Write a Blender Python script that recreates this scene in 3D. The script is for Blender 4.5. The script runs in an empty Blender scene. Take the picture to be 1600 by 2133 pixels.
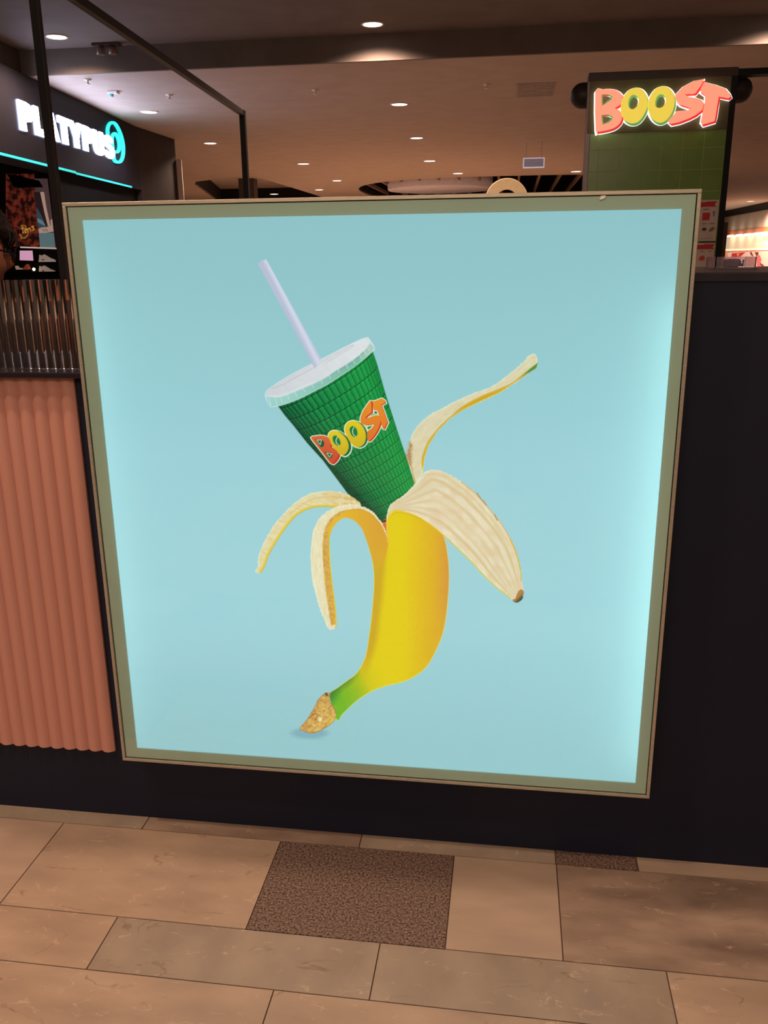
import bpy, bmesh, math, random
import numpy as np
from mathutils import Vector, Matrix, noise
random.seed(4)
rng = np.random.default_rng(7)
SC = bpy.context.scene
COL = SC.collection
PI = math.pi

# ---------------------------------------------------------------- camera
F = 1805.0
CX, CY = 800.0, 1066.5
XR = np.array([12824, 379, -1805.]); XR /= np.linalg.norm(XR)      # world axes seen from the camera (right, down, forward)
ZU = -np.array([72.6, 6145, 1805.]); ZU -= XR * (XR @ ZU); ZU /= np.linalg.norm(ZU)
YF = -np.cross(ZU, XR)
YF = YF if YF[2] > 0 else -YF
CAM = np.array([0.0, -1.64685, 1.25])
cam_d = bpy.data.cameras.new('camera')
cam = bpy.data.objects.new('camera', cam_d); COL.objects.link(cam)
right = Vector((XR[0], YF[0], ZU[0])); up = -Vector((XR[1], YF[1], ZU[1])); fwd = Vector((XR[2], YF[2], ZU[2]))
M = Matrix((( right.x, up.x, -fwd.x, CAM[0]), (right.y, up.y, -fwd.y, CAM[1]), (right.z, up.z, -fwd.z, CAM[2]), (0, 0, 0, 1)))
cam.matrix_world = M
cam_d.sensor_fit = 'HORIZONTAL'; cam_d.sensor_width = 36; cam_d.lens = 36 * F / 1600
cam_d.clip_start = 0.05; cam_d.clip_end = 200
SC.camera = cam

def ray(px, py):
    v = np.array([(px - CX) / F, (py - CY) / F, 1.0]); return np.array([v @ XR, v @ YF, v @ ZU])
def onY(px, py, y):
    v = ray(px, py); p = CAM + v * (y - CAM[1]) / v[1]; return (float(p[0]), float(y), float(p[2]))
def onZ(px, py, z):
    v = ray(px, py); p = CAM + v * (z - CAM[2]) / v[2]; return (float(p[0]), float(p[1]), float(z))
def onX(px, py, x):
    v = ray(px, py); p = CAM + v * (x - CAM[0]) / v[0]; return (float(x), float(p[1]), float(p[2]))

# ---------------------------------------------------------------- world, exposure, lights of the place and an added fill
SC.view_settings.view_transform = 'Standard'; SC.view_settings.look = 'None'
SC.view_settings.gamma = 1; SC.view_settings.use_curve_mapping = False
SC.view_settings.exposure = 0.0
w = bpy.data.worlds.new('world'); SC.world = w; w.use_nodes = True
w.node_tree.nodes['Background'].inputs[0].default_value = (0.9, 0.62, 0.45, 1)
w.node_tree.nodes['Background'].inputs[1].default_value = 0.12

WARM = (1.0, 0.68, 0.50)
def area(name, loc, rot, sx, sy, power, color, parent=None):
    d = bpy.data.lights.new(name, 'AREA'); d.shape = 'RECTANGLE'; d.size = sx; d.size_y = sy
    d.energy = power; d.color = color
    o = bpy.data.objects.new(name, d); COL.objects.link(o); o.location = loc; o.rotation_euler = rot
    if parent: o.parent = parent
    return o
# (lamps in the ceiling: position, power); the camera side ones hang out of the frame
NEAR_LAMPS = [((-1.6, -1.0, 3.68), 150), ((1.5, -0.95, 3.68), 48), ((-0.35, 0.07, 3.68), 165), ((-2.4, -1.7, 3.68), 190), ((0.2, -3.4, 3.68), 80), ((-1.0, 2.2, 3.68), 35)]
FAR_POWER = 900
SPOT_BLEND = 0.6

# added warm fill from behind the camera, to brighten upright faces
area('front_fill', (-0.6, -5.2, 2.95), (math.radians(76), 0, 0), 4.0, 1.0, 90, (1, .74, .54))

# ---------------------------------------------------------------- helpers
def lin(c):
    c = np.asarray(c, float) / 255.0
    return np.where(c <= 0.04045, c / 12.92, ((c + 0.055) / 1.055) ** 2.4)
def col4(c): l = lin(c); return (float(l[0]), float(l[1]), float(l[2]), 1.0)

def mat(name, c, rough=0.5, metal=0.0, c2=None, scale=20.0, detail=4.0, emit=0.0, ecol=None, bump=0.0, spec=0.5, stretch=None, trans=0.0, ior=1.45, lo=0.35, hi=0.65, alpha=1.0):
    m = bpy.data.materials.new(name); m.use_nodes = True
    nt = m.node_tree; b = nt.nodes['Principled BSDF']
    b.inputs['Roughness'].default_value = rough; b.inputs['Metallic'].default_value = metal
    b.inputs['Specular IOR Level'].default_value = spec; b.inputs['IOR'].default_value = ior
    b.inputs['Transmission Weight'].default_value = trans; b.inputs['Alpha'].default_value = alpha
    if c2 is None: c2 = tuple(min(255, x * 1.06 + 1) for x in c)
    tc = nt.nodes.new('ShaderNodeTexCoord'); mp = nt.nodes.new('ShaderNodeMapping')
    nz = nt.nodes.new('ShaderNodeTexNoise'); cr = nt.nodes.new('ShaderNodeValToRGB')
    nz.inputs['Scale'].default_value = scale; nz.inputs['Detail'].default_value = detail
    if stretch: mp.inputs['Scale'].default_value = stretch[:3]
    if stretch and len(stretch) > 3: mp.inputs['Rotation'].default_value = (0, 0, stretch[3])
    cr.color_ramp.elements[0].position = lo; cr.color_ramp.elements[1].position = hi
    cr.color_ramp.elements[0].color = col4(c); cr.color_ramp.elements[1].color = col4(c2)
    nt.links.new(tc.outputs['Object'], mp.inputs[0]); nt.links.new(mp.outputs[0], nz.inputs['Vector'])
    nt.links.new(nz.outputs[0], cr.inputs[0]); nt.links.new(cr.outputs[0], b.inputs['Base Color'])
    if bump:
        bp = nt.nodes.new('ShaderNodeBump'); bp.inputs['Strength'].default_value = bump; bp.inputs['Distance'].default_value = 0.002
        nt.links.new(nz.outputs[0], bp.inputs['Height']); nt.links.new(bp.outputs[0], b.inputs['Normal'])
    if emit:
        b.inputs['Emission Color'].default_value = col4(ecol or c); b.inputs['Emission Strength'].default_value = emit
    return m

class MB:
    """collects geometry for ONE mesh object"""
    def __init__(s): s.v = []; s.f = []; s.m = []; s.sm = []
    def add(s, vs, fs, mi=0, smooth=False):
        n = len(s.v); s.v += [tuple(map(float, p)) for p in vs]
        for f in fs: s.f.append([n + i for i in f]); s.m.append(mi); s.sm.append(smooth)
        return s
    def box(s, x0, x1, y0, y1, z0, z1, mi=0):
        vs = [(x, y, z) for x in (x0, x1) for y in (y0, y1) for z in (z0, z1)]
        return s.add(vs, [(0, 1, 3, 2), (4, 6, 7, 5), (0, 4, 5, 1), (2, 3, 7, 6), (0, 2, 6, 4), (1, 5, 7, 3)], mi)
    def prism(s, pts, off, mi=0):
        """closed polygon (3D points) extruded by the vector off"""
        n = len(pts); a = [tuple(p) for p in pts]; b = [tuple(np.array(p) + np.array(off)) for p in pts]
        fs = [list(range(n)), list(range(2 * n - 1, n - 1, -1))] + [(i, i + n, (i + 1) % n + n, (i + 1) % n) for i in range(n)]
        return s.add(a + b, fs, mi)
    def tube(s, path, r, n=12, mi=0, closed=False, caps=True):
        P = [Vector(p) for p in path]; N = len(P); vs = []; fs = []
        prev = None
        for i, p in enumerate(P):
            t = (P[(i + 1) % N] - P[i - 1]) if closed else (P[min(i + 1, N - 1)] - P[max(i - 1, 0)])
            t.normalize()
            if prev is None:
                a = t.orthogonal().normalized()
            else:
                a = (prev - t * prev.dot(t)).normalized()
            prev = a; b = t.cross(a)
            rr = r[i] if hasattr(r, '__len__') else r
            for k in range(n):
                q = p + (a * math.cos(2 * PI * k / n) + b * math.sin(2 * PI * k / n)) * rr; vs.append(q)
        R = N if closed else N - 1
        for i in range(R):
            for k in range(n):
                fs.append((i * n + k, ((i + 1) % N) * n + k, ((i + 1) % N) * n + (k + 1) % n, i * n + (k + 1) % n))
        if caps and not closed: fs += [list(range(n)), list(range(N * n - 1, N * n - n - 1, -1))]
        return s.add(vs, fs, mi, True)
    def lathe(s, prof, c=(0, 0, 0), n=24, mi=0, smooth=True):
        """profile of (radius, z) turned about a vertical axis at c"""
        vs = []; fs = []
        for r, z in prof:
            for k in range(n): vs.append((c[0] + r * math.cos(2 * PI * k / n), c[1] + r * math.sin(2 * PI * k / n), c[2] + z))
        for i in range(len(prof) - 1):
            for k in range(n): fs.append((i * n + k, i * n + (k + 1) % n, (i + 1) * n + (k + 1) % n, (i + 1) * n + k))
        fs += [list(range(n - 1, -1, -1)), list(range((len(prof) - 1) * n, len(prof) * n))]
        return s.add(vs, fs, mi, smooth)
    def build(s, name, mats, parent=None, bevel=0, loc=None):
        me = bpy.data.meshes.new(name); me.from_pydata(s.v, [], s.f); me.update()
        if not isinstance(mats, (list, tuple)): mats = [mats]
        for m in mats: me.materials.append(m)
        for p, mi, sm in zip(me.polygons, s.m, s.sm): p.material_index = mi; p.use_smooth = sm
        bm = bmesh.new(); bm.from_mesh(me); bmesh.ops.recalc_face_normals(bm, faces=bm.faces); bm.to_mesh(me); bm.free()
        o = bpy.data.objects.new(name, me); COL.objects.link(o)
        if parent: o.parent = parent
        if loc is not None: o.location = loc
        if bevel:
            b = o.modifiers.new('bevel', 'BEVEL'); b.width = bevel; b.segments = 2; b.limit_method = 'ANGLE'
        return o
def tag(o, label, cat, group=None):
    o['label'] = label; o['category'] = cat
    if group: o['group'] = group
    return o
def thing(name, label, cat, loc=(0, 0, 0), group=None):
    o = bpy.data.objects.new(name, None); COL.objects.link(o); o.location = loc; o.empty_display_size = 0.05
    return tag(o, label, cat, group)
def struct(o): o['kind'] = 'structure'; return o
def rel(o):
    """children are built in world coordinates: shift them so that the empty sits at the thing's base"""
    L = o.location.copy()
    for c in o.children:
        if c.type == 'MESH':
            c.data.transform(Matrix.Translation(-L))
            for g in c.children:
                if g.type == 'MESH': g.data.transform(Matrix.Translation(-L))
        else: c.location = c.location - L
def spline(P, k=6):
    """closed Catmull-Rom through P"""
    P = np.array(P, float); n = len(P); out = []
    for i in range(n):
        p0, p1, p2, p3 = P[i - 1], P[i], P[(i + 1) % n], P[(i + 2) % n]
        for t in np.arange(k) / k:
            out.append(0.5 * ((2 * p1) + (-p0 + p2) * t + (2 * p0 - 5 * p1 + 4 * p2 - p3) * t * t + (-p0 + 3 * p1 - 3 * p2 + p3) * t ** 3))
    return np.array(out)
def holed(name, outer, holes, mapf, depth_vec, mats, parent=None, smooth_k=5):
    """flat letter with holes (2D outlines) filled and given real thickness"""
    cu = bpy.data.curves.new('tmp', 'CURVE'); cu.dimensions = '2D'; cu.fill_mode = 'BOTH'
    for P in [outer] + list(holes):
        sp = cu.splines.new('POLY'); sp.points.add(len(P) - 1)
        for q, p in zip(sp.points, P): q.co = (p[0], -p[1], 0, 1)
        sp.use_cyclic_u = True
    cu.extrude = 0.5
    to = bpy.data.objects.new('tmp', cu); COL.objects.link(to)
    dg = bpy.context.evaluated_depsgraph_get(); me = bpy.data.meshes.new_from_object(to.evaluated_get(dg))
    bpy.data.objects.remove(to); bpy.data.curves.remove(cu)
    dv = np.array(depth_vec)
    for v in me.vertices:
        p = np.array(mapf(v.co.x, -v.co.y)) + dv * (0.5 - v.co.z)
        v.co = p
    bm = bmesh.new(); bm.from_mesh(me); bmesh.ops.remove_doubles(bm, verts=bm.verts, dist=1e-5)
    bmesh.ops.recalc_face_normals(bm, faces=bm.faces); bm.to_mesh(me); bm.free()
    me.name = name
    me.materials.clear()
    for m in (mats if isinstance(mats, list) else [mats]): me.materials.append(m)
    for p in me.polygons: p.use_smooth = False; p.material_index = 0
    o = bpy.data.objects.new(name, me); COL.objects.link(o)
    if parent: o.parent = parent
    return o

H1, H2 = 3.68, 3.40          # high ceiling near the camera, lower ceiling beyond the step
STEP_Y = 9.15
# ---------------------------------------------------------------- materials
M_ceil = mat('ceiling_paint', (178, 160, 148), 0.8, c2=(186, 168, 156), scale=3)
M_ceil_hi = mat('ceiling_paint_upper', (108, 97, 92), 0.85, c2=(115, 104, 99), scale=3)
M_navy = mat('navy_laminate', (23, 26, 42), 0.55, c2=(25, 28, 45), scale=3, spec=0.25)
M_navy_top = mat('dark_counter_top', (36, 32, 40), 0.35, spec=0.4)
M_black = mat('black_paint', (15, 14, 17), 0.5, spec=0.25)
M_blacktube = mat('black_powder_coat', (30, 25, 27), 0.5, c2=(34, 28, 30), scale=8)
M_pink = mat('terracotta_pink_panel', (188, 134, 120), 0.6, c2=(193, 138, 124), scale=2)
M_alu = mat('brushed_aluminium', (176, 168, 150), 0.35, 0.55, c2=(190, 182, 165), scale=60, stretch=(1, 1, 8))
M_border = mat('sage_green_border', (204, 226, 214), 0.5, c2=(209, 231, 219), scale=4)
M_dark = mat('dark_gap', (12, 12, 14), 0.8, spec=.1)
M_fascia = mat('charcoal_fascia', (24, 23, 31), 0.6, spec=.2, c2=(28, 27, 36), scale=1.5)
M_brown = mat('brown_cladding', (70, 56, 50), 0.5, c2=(82, 66, 58), scale=6, stretch=(6, 6, .5))
M_wood = mat('warm_timber', (150, 92, 52), 0.5, c2=(172, 108, 64), scale=10, stretch=(1, 1, 8))
M_white = mat('white_gloss', (225, 215, 205), 0.4)
M_pole = mat('satin_steel', (120, 112, 104), 0.3, 0.8)

# ================================================================ SETTING
# floor: long stone tiles in rows along the counter
m_t1 = mat('stone_tile_beige', (150, 130, 112), 0.42, c2=(176, 153, 131), scale=5, detail=10, bump=0.25, stretch=(1, 2.4, 1, 0.5), lo=0.3, hi=0.72)
m_t2 = mat('stone_tile_grey', (136, 122, 108), 0.42, c2=(160, 144, 126), scale=7, detail=12, bump=0.25, stretch=(1.3, 1, 1, -0.3), lo=0.3, hi=0.72)
m_t3 = mat('stone_tile_granite', (50, 41, 38), 0.5, c2=(150, 124, 108), scale=230, detail=5, bump=0.5, lo=0.36, hi=0.70)
m_t4 = mat('stone_tile_slate', (112, 94, 82), 0.42, c2=(158, 136, 118), scale=4.5, detail=10, bump=0.3, stretch=(1, 2.6, 1, 0.6), lo=0.34, hi=0.68)
m_t5 = mat('stone_tile_plain', (158, 138, 120), 0.42, c2=(170, 149, 130), scale=6, detail=8, bump=0.15, stretch=(1, 3, 1, 0.05))
m_grout = mat('dark_grout', (72, 52, 42), 0.8)
def add_veins(m, c, scale, width, rot, seed):
    nt = m.node_tree; b = nt.nodes['Principled BSDF']; src = b.inputs['Base Color'].links[0].from_socket
    tc = nt.nodes.new('ShaderNodeTexCoord'); mp = nt.nodes.new('ShaderNodeMapping')
    mp.inputs['Location'].default_value = (seed, seed * .7, 0); mp.inputs['Rotation'].default_value = (0, 0, rot); mp.inputs['Scale'].default_value = (1, 2.2, 1)
    n = nt.nodes.new('ShaderNodeTexNoise'); n.inputs['Scale'].default_value = scale; n.inputs['Detail'].default_value = 9; n.inputs['Distortion'].default_value = 0.6
    s = nt.nodes.new('ShaderNodeMath'); s.operation = 'SUBTRACT'; s.inputs[1].default_value = 0.5
    a = nt.nodes.new('ShaderNodeMath'); a.operation = 'ABSOLUTE'
    r = nt.nodes.new('ShaderNodeMapRange'); r.inputs[1].default_value = 0; r.inputs[2].default_value = width; r.inputs[3].default_value = 0.55; r.inputs[4].default_value = 0
    n2 = nt.nodes.new('ShaderNodeTexNoise'); n2.inputs['Scale'].default_value = scale * 2.3
    r2 = nt.nodes.new('ShaderNodeMapRange'); r2.inputs[1].default_value = 0.5; r2.inputs[2].default_value = 0.62
    mu = nt.nodes.new('ShaderNodeMath'); mu.operation = 'MULTIPLY'
    mx = nt.nodes.new('ShaderNodeMixRGB'); mx.inputs[2].default_value = col4(c)
    L = nt.links.new
    L(tc.outputs['Object'], mp.inputs[0]); L(mp.outputs[0], n.inputs['Vector']); L(mp.outputs[0], n2.inputs['Vector'])
    L(n.outputs[0], s.inputs[0]); L(s.outputs[0], a.inputs[0]); L(a.outputs[0], r.inputs[0]); L(n2.outputs[0], r2.inputs[0])
    L(r.outputs[0], mu.inputs[0]); L(r2.outputs[0], mu.inputs[1]); L(mu.outputs[0], mx.inputs[0]); L(src, mx.inputs[1]); L(mx.outputs[0], b.inputs['Base Color'])
for m, sd in ((m_t1, 3.1), (m_t2, 7.7), (m_t4, 1.3)):
    add_veins(m, (200, 176, 152), 9, 0.012, 0.6, sd)
    add_veins(m, (104, 80, 64), 4, 0.010, 0.5, sd + 5)
# far floor material: same stone in a plain brick layout
m_far = mat('stone_floor_far', (140, 122, 106), 0.4, c2=(160, 140, 122), scale=3)
fl = MB()
fl.box(-9, 9, -6, 1.2, -0.05, -0.002, 5)
fl.box(-16, 16, 1.2, 52, -0.05, 0.0, 6)
G = 0.0012
ROWS = [
    (-0.0455, 0.0000 + 0.22, [(-3, 1), (-2.2, 0), (-1.5, 1), (-0.805, 3), (-0.30, 1), (0.128, 2), (0.30, 4), (0.92, 0), (1.6, 1), (3, None)]),
    (-0.3135, -0.0455, [(-3, 0), (-2.4, 3), (-1.85, 1), (-1.45, 4), (-0.994, 0), (-0.477, 2), (-0.0895, 4), (0.129, 3), (0.93, 0), (1.5, 2), (1.9, 1), (3, None)]),
    (-0.4475, -0.3135, [(-3, 1), (-2.3, 0), (-1.75, 3), (-1.265, 0), (-0.7395, 1), (-0.2125, 1), (0.3125, 0), (0.84, 3), (1.4, 1), (3, None)]),
    (-0.715, -0.4475, [(-3, 0), (-2.1, 4), (-1.45, 3), (-0.95, 0), (-0.3845, 0), (0.16, 4), (0.70, 1), (1.3, 3), (3, None)]),
    (-0.85, -0.715, [(-3, 1), (-1.7, 0), (-1.2, 3), (-0.62, 1), (-0.1, 0), (0.42, 1), (1.1, 0), (3, None)]),
]
y = -0.85; alt = 0
while y > -6:
    h = 0.267 if alt % 2 == 0 else 0.134; xs = []; x = -3 - random.random() * .5
    while x < 3: xs.append((x, random.choice([0, 1, 3, 4, 0]))); x += random.choice([0.52, 0.38, 0.6])
    ROWS.append((max(y - h, -6), y, xs + [(3.4, None)])); y -= h; alt += 1
for y0, y1, xs in ROWS:
    for (xa, mi), (xb, _) in zip(xs[:-1], xs[1:]):
        fl.box(xa + G, xb - G, y0 + G, y1 - G, -0.002, 0.0, mi)
struct(fl.build('floor', [m_t1, m_t2, m_t3, m_t4, m_t5, m_grout, m_far]))

# ceilings: the higher part near, the lower part beyond the step with two openings
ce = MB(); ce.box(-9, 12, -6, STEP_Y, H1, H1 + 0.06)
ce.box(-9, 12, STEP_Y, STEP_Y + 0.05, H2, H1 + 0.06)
def superell(cx, cy, a, b, e, n=72):
    out = []
    for k in range(n):
        t = 2 * PI * k / n; c, s = math.cos(t), math.sin(t)
        out.append((cx + a * math.copysign(abs(c) ** (2 / e), c), cy + b * math.copysign(abs(s) ** (2 / e), s)))
    return out
VOID_A = superell(-0.2, 30.3, 5.0, 5.8, 2.8)
VOID_B = [(-9.44, 24.7), (-9.1, 23.9), (-8.4, 23.35), (-7.0, 23.25), (-7.0, 34), (-11.7, 34)]
cl = holed('ceiling', [(-16, STEP_Y + .05), (11, STEP_Y + .05), (11, 52), (-16, 52)], [VOID_A[::-1], VOID_B[::-1]], lambda a, b: (a, b, H2), (0, 0, 0.06), [M_ceil])
struct(cl)
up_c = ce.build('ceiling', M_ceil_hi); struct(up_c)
# linings of the openings: black box with battens, round drum in the middle
M_batten = mat('timber_batten', (150, 118, 100), 0.6)
M_voidblk = mat('black_void_lining', (16, 13, 13), 0.9)
def lining(name, V, h, m, top=True):
    b = MB(); n = len(V); off = 0.0
    vs = [(x, y, H2 + off) for x, y in V] + [(x, y, H2 + h) for x, y in V]
    fs = [(i, (i + 1) % n, n + (i + 1) % n, n + i) for i in range(n)]
    if top: fs.append(list(range(n, 2 * n)))
    b.add(vs, fs)
    b.m[-1] = 1 if isinstance(m, list) else 0
    return struct(b.build(name, m))
lining('trim_1', VOID_A, 0.9, M_voidblk)
lining('trim_2', VOID_B, 0.55, [M_voidblk, M_ceil])
b = MB(); xx = -4.9
while xx < 4.6:
    ys = [y for x, y in VOID_A if abs(x - xx) < 0.9]
    if ys: b.box(xx, xx + 0.07, min(ys) + .15, max(ys) - .15, H2 + 0.16, H2 + 0.28)
    xx += 0.62
bt = b.build('ceiling_battens', M_batten); tag(bt, 'row of thin brown battens inside the black ceiling opening', 'ceiling battens')
b = MB(); b.lathe([(1.72, 0), (1.75, 0.04), (1.75, 0.9)], (-2.5, 29.15, H2 - 0.01), 64)
tag(b.build('ceiling_drum', mat('pale_drum', (228, 224, 238), 0.7)), 'large pale round disc hanging in the slatted ceiling opening', 'ceiling feature')
# dark edge wedge and end box beside the left opening
b = MB(); b.box(-7.64, -7.2, 23.25, 23.6, 2.0, H2)
tag(b.build('ceiling_box', mat('dull_box_paint', (70, 60, 58), .6)), 'dark brown box under the ceiling behind the far black post', 'bulkhead box')
# walls that close the mall
b = MB(); b.box(-16, 16, 52, 52.2, 0, 4); struct(b.build('wall_back', M_ceil))
b = MB(); b.box(-16.2, -16, 13, 52, 0, 3.5); struct(b.build('wall_left', M_ceil))

# ================================================================ LAMPS
M_lamp = mat('lamp_glow', (255, 232, 205), 0.4, emit=7.0, ecol=(255, 236, 214))
M_ring = mat('lamp_trim', (205, 190, 175), 0.5)
def make_downlight(x, y, z, power, label, color=WARM, r=0.12, group=None):
    t = thing('downlight', label, 'ceiling light', (x, y, z), group)
    MB().lathe([(r * 0.86, -0.002), (r * 0.98, -0.012), (r * 1.06, -0.006), (r * 1.08, 0.0), (r * .86, .001)], (0, 0, 0), 28).build('trim_ring', M_ring, t)
    MB().lathe([(r * 0.86, -0.006), (r * 0.5, -0.010), (r * 0.02, -0.011)], (0, 0, 0), 28).build('lamp_lens', M_lamp, t)
    d = bpy.data.lights.new('lamp_beam', 'SPOT'); d.energy = power; d.color = color; d.spot_size = math.radians(150); d.spot_blend = SPOT_BLEND; d.shadow_soft_size = r * 0.8
    o = bpy.data.objects.new('lamp_beam', d); COL.objects.link(o); o.parent = t; o.location = (0, 0, -0.03)
    return t
for (p, e) in NEAR_LAMPS:
    d = bpy.data.lights.new('lamp_beam', 'SPOT'); d.energy = e; d.color = WARM; d.spot_size = math.radians(130); d.spot_blend = 0.7; d.shadow_soft_size = 0.06
    o = bpy.data.objects.new('lamp_beam', d); COL.objects.link(o); o.location = (p[0], p[1], p[2] - 0.02)
for px, py, e, lb, z in [(776, 50, 420, 'round downlight in the upper ceiling near the top edge, centre', H1), (118, 76, 380, 'round downlight beside the tall black post at upper left', H1),
                      (1600, 82, 420, 'round downlight at the right edge by the ceiling step', H1)]:
    q = onZ(px, py, z)
    if px == 1600: q = (2.75, 8.75, z)
    make_downlight(q[0], q[1], q[2], e, lb)
LL = [(832, 217, 'large downlight in the lower ceiling, nearest of the centre row'), (868, 287, 'downlight second in the centre row of the lower ceiling'),
      (895, 335, 'downlight third in the centre row of the lower ceiling'), (954, 361, 'downlight farthest in the centre row, left of the blank square sign'),
      (311, 233, 'downlight above the turquoise shop logo under the pale ceiling'), (438, 298, 'downlight left of the far black post'),
      (632, 341, 'downlight right of the far black post'), (702, 376, 'small far downlight left of the slatted opening tip'),
      (571, 404, 'tiny far downlight touching the panel top right of the far post'), (665, 395, 'tiny far downlight just above the panel top, left of the slatted opening'),
      (1200, 357, 'downlight against the left edge of the green pillar'), (1563, 419, 'far downlight at the right edge above the black beam')]
for px, py, lb in LL:
    q = onZ(px, py, H2)
    make_downlight(q[0], q[1], q[2], FAR_POWER * float(np.interp(q[1], [12, 16, 22, 28], [.22, .45, .95, 1.15])), lb, r=0.13 if q[1] < 16 else 0.15, color=(0.92, 0.8, 0.85) if px == 311 else WARM)

# small ceiling fittings
def sprinkler(px, py, lb):
    q = onZ(px, py, H2); b = MB(); b.lathe([(0.05, 0), (0.045, -0.012), (0.014, -0.014), (0.012, -0.05), (0.03, -0.052), (0.03, -0.056), (0.002, -0.058)], q, 14)
    tag(b.build('fire_sprinkler', M_ring), lb, 'sprinkler')
sprinkler(182, 165, 'small sprinkler head in the pale ceiling nearest the tall black post')
sprinkler(352, 197, 'small sprinkler head in the pale ceiling under the black beam')
sprinkler(657, 187, 'small sprinkler head in the ceiling left of the centre row of lights')
sprinkler(1015, 175, 'small sprinkler head in the ceiling right of the centre row of lights')
q = onZ(236, 190, H2); t = thing('smoke_detector', 'pale wedge detector on the ceiling above the shop letters', 'detector', q)
MB().box(q[0] - .07, q[0] + .07, q[1] - .05, q[1] + .05, q[2] - .035, q[2]).build('housing', M_white, t, bevel=.01)
MB().lathe([(.03, 0), (.025, -.03), (.002, -.032)], (q[0] - .03, q[1], q[2] - .035), 12).build('sensor', mat('teal_sensor', (90, 190, 200), .3), t); rel(t)
q = onZ(1116, 187, H2); b = MB(); b.box(q[0] - .26, q[0] + .26, q[1] - .5, q[1] + .5, H2 - .008, H2)
for k in range(9): b.box(q[0] - .24, q[0] + .24, q[1] - .46 + k * .11, q[1] - .41 + k * .11, H2 - .014, H2 - .008)
tag(b.build('air_vent', mat('vent_brown', (166, 150, 140), .7)), 'faint brown rectangular air grille in the ceiling left of the green pillar', 'air vent')
q = onZ(222, 90, H1); t = thing('twin_spotlight', 'dark twin spotlight bracket on the upper ceiling left of the beam', 'spotlight', q)
MB().box(q[0] - .16, q[0] + .16, q[1] - .06, q[1] + .06, H1 - .03, H1).build('mounting_plate', M_brown, t)
for sx in (-.08, .07):
    MB().lathe([(.02, 0), (.045, -.02), (.05, -.09), (.035, -.092), (.002, -.07)], (q[0] + sx, q[1], H1 - .03), 16).build('spot_head', mat('dull_bronze', (110, 90, 78), .4), t)
rel(t)
# hanging blank square sign
p0 = onY(1090, 329, 17); p1 = onY(1134, 349, 17)
t = thing('hanging_sign', 'blank pale grey rectangular sign hanging under the ceiling by the pillar', 'hanging sign', ((p0[0] + p1[0]) / 2, 17, p1[2]))
MB().box(p0[0], p1[0], 17, 17.06, p1[2], p0[2]).build('sign_frame', mat('sign_frame_pale', (215, 205, 215), .4, emit=.55, ecol=(205, 195, 205)), t)
MB().box(p0[0] + .02, p1[0] - .02, 16.992, 17, p1[2] + .02, p0[2] - .02).build('sign_face', mat('sign_face_grey', (150, 142, 152), .4, emit=.24, ecol=(140, 132, 150)), t)
for x in (p0[0] + .06, p1[0] - .06): MB().tube([(x, 17.03, p0[2]), (x, 17.03, H2)], .003, 6).build('hanging_rod', M_pole, t)
rel(t)

# ================================================================ SERVICE COUNTER
CT = 1.218; LEDGE = 1.040; XL = -0.866
t = thing('service_counter', 'dark navy service counter carrying the lit advertising panel', 'counter', (0.9, 0.3, 0))
b = MB(); b.box(-3.4, -.829, 0.0, 0.34, 0.0, 1.028).box(-.829, 2.6, 0.0, 0.7, 0.0, 1.202)
b.build('counter_body', M_navy, t)
MB().box(-.829, 2.6, -0.004, 0.72, 1.202, CT).build('counter_top', M_navy_top, t, bevel=.002)
MB().box(-3.4, -0.8256, -0.040, 0.36, 1.028, LEDGE).build('ledge', mat('dark_metal_ledge', (48, 42, 50), 0.3, .6), t, bevel=.002)
# fluted panel: half round vertical flutes
b = MB(); pitch = 0.0312; X0 = XL - 0.003; n = 80; prof = []
for i in range(n):
    xa = X0 - i * pitch
    for k in range(8):
        u = k / 8; prof.append((xa - u * pitch, -0.006 - 0.008 * math.sin(PI * u) ** 0.9))
prof.append((X0 - n * pitch, -0.006))
zb, zt = 0.174, 1.028
N = len(prof)
vs = [(x, y, z) for z in (zb, zt) for x, y in prof] + [(prof[-1][0], -.0005, zb), (prof[0][0], -.0005, zb), (prof[-1][0], -.0005, zt), (prof[0][0], -.0005, zt)]
fs = [(i, i + 1, N + i + 1, N + i) for i in range(N - 1)] + [list(range(N)) + [2 * N, 2 * N + 1], list(range(N, 2 * N)) + [2 * N + 2, 2 * N + 3], (2 * N, 2 * N + 1, 2 * N + 3, 2 * N + 2), (0, N, 2 * N + 3, 2 * N + 1), (N - 1, 2 * N - 1, 2 * N + 2, 2 * N)]
b.add(vs, fs); b.build('fluted_panel', M_pink, t)['label'] = 'terracotta pink panel of vertical flutes'
rel(t)

# ribbed glass screen on the ledge
M_rib = mat('ribbed_glass', (168, 160, 156), 0.04, trans=1.0, ior=1.42)
b = MB(); pitch = 0.0178; n = 140; prof = []
for i in range(n):
    xa = -0.832 - i * pitch
    for k in range(8): prof.append((xa - k / 8 * pitch, 0.012 - 0.006 * math.sin(PI * k / 8)))
prof.append((-0.832 - n * pitch, 0.012)); N = len(prof); zb, zt = LEDGE + 0.001, 1.2155
yb = 0.020
vs = [(x, y, z) for z in (zb, zt) for x, y in prof] + [(prof[-1][0], yb, zb), (prof[0][0], yb, zb), (prof[-1][0], yb, zt), (prof[0][0], yb, zt)]
fs = [(i, i + 1, N + i + 1, N + i) for i in range(N - 1)] + [list(range(N)) + [2 * N, 2 * N + 1], list(range(N, 2 * N)) + [2 * N + 2, 2 * N + 3], (2 * N, 2 * N + 1, 2 * N + 3, 2 * N + 2), (0, N, 2 * N + 3, 2 * N + 1), (N - 1, 2 * N - 1, 2 * N + 2, 2 * N)]
b.add(vs, fs)
o = b.build('glass_screen', M_rib)
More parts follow.
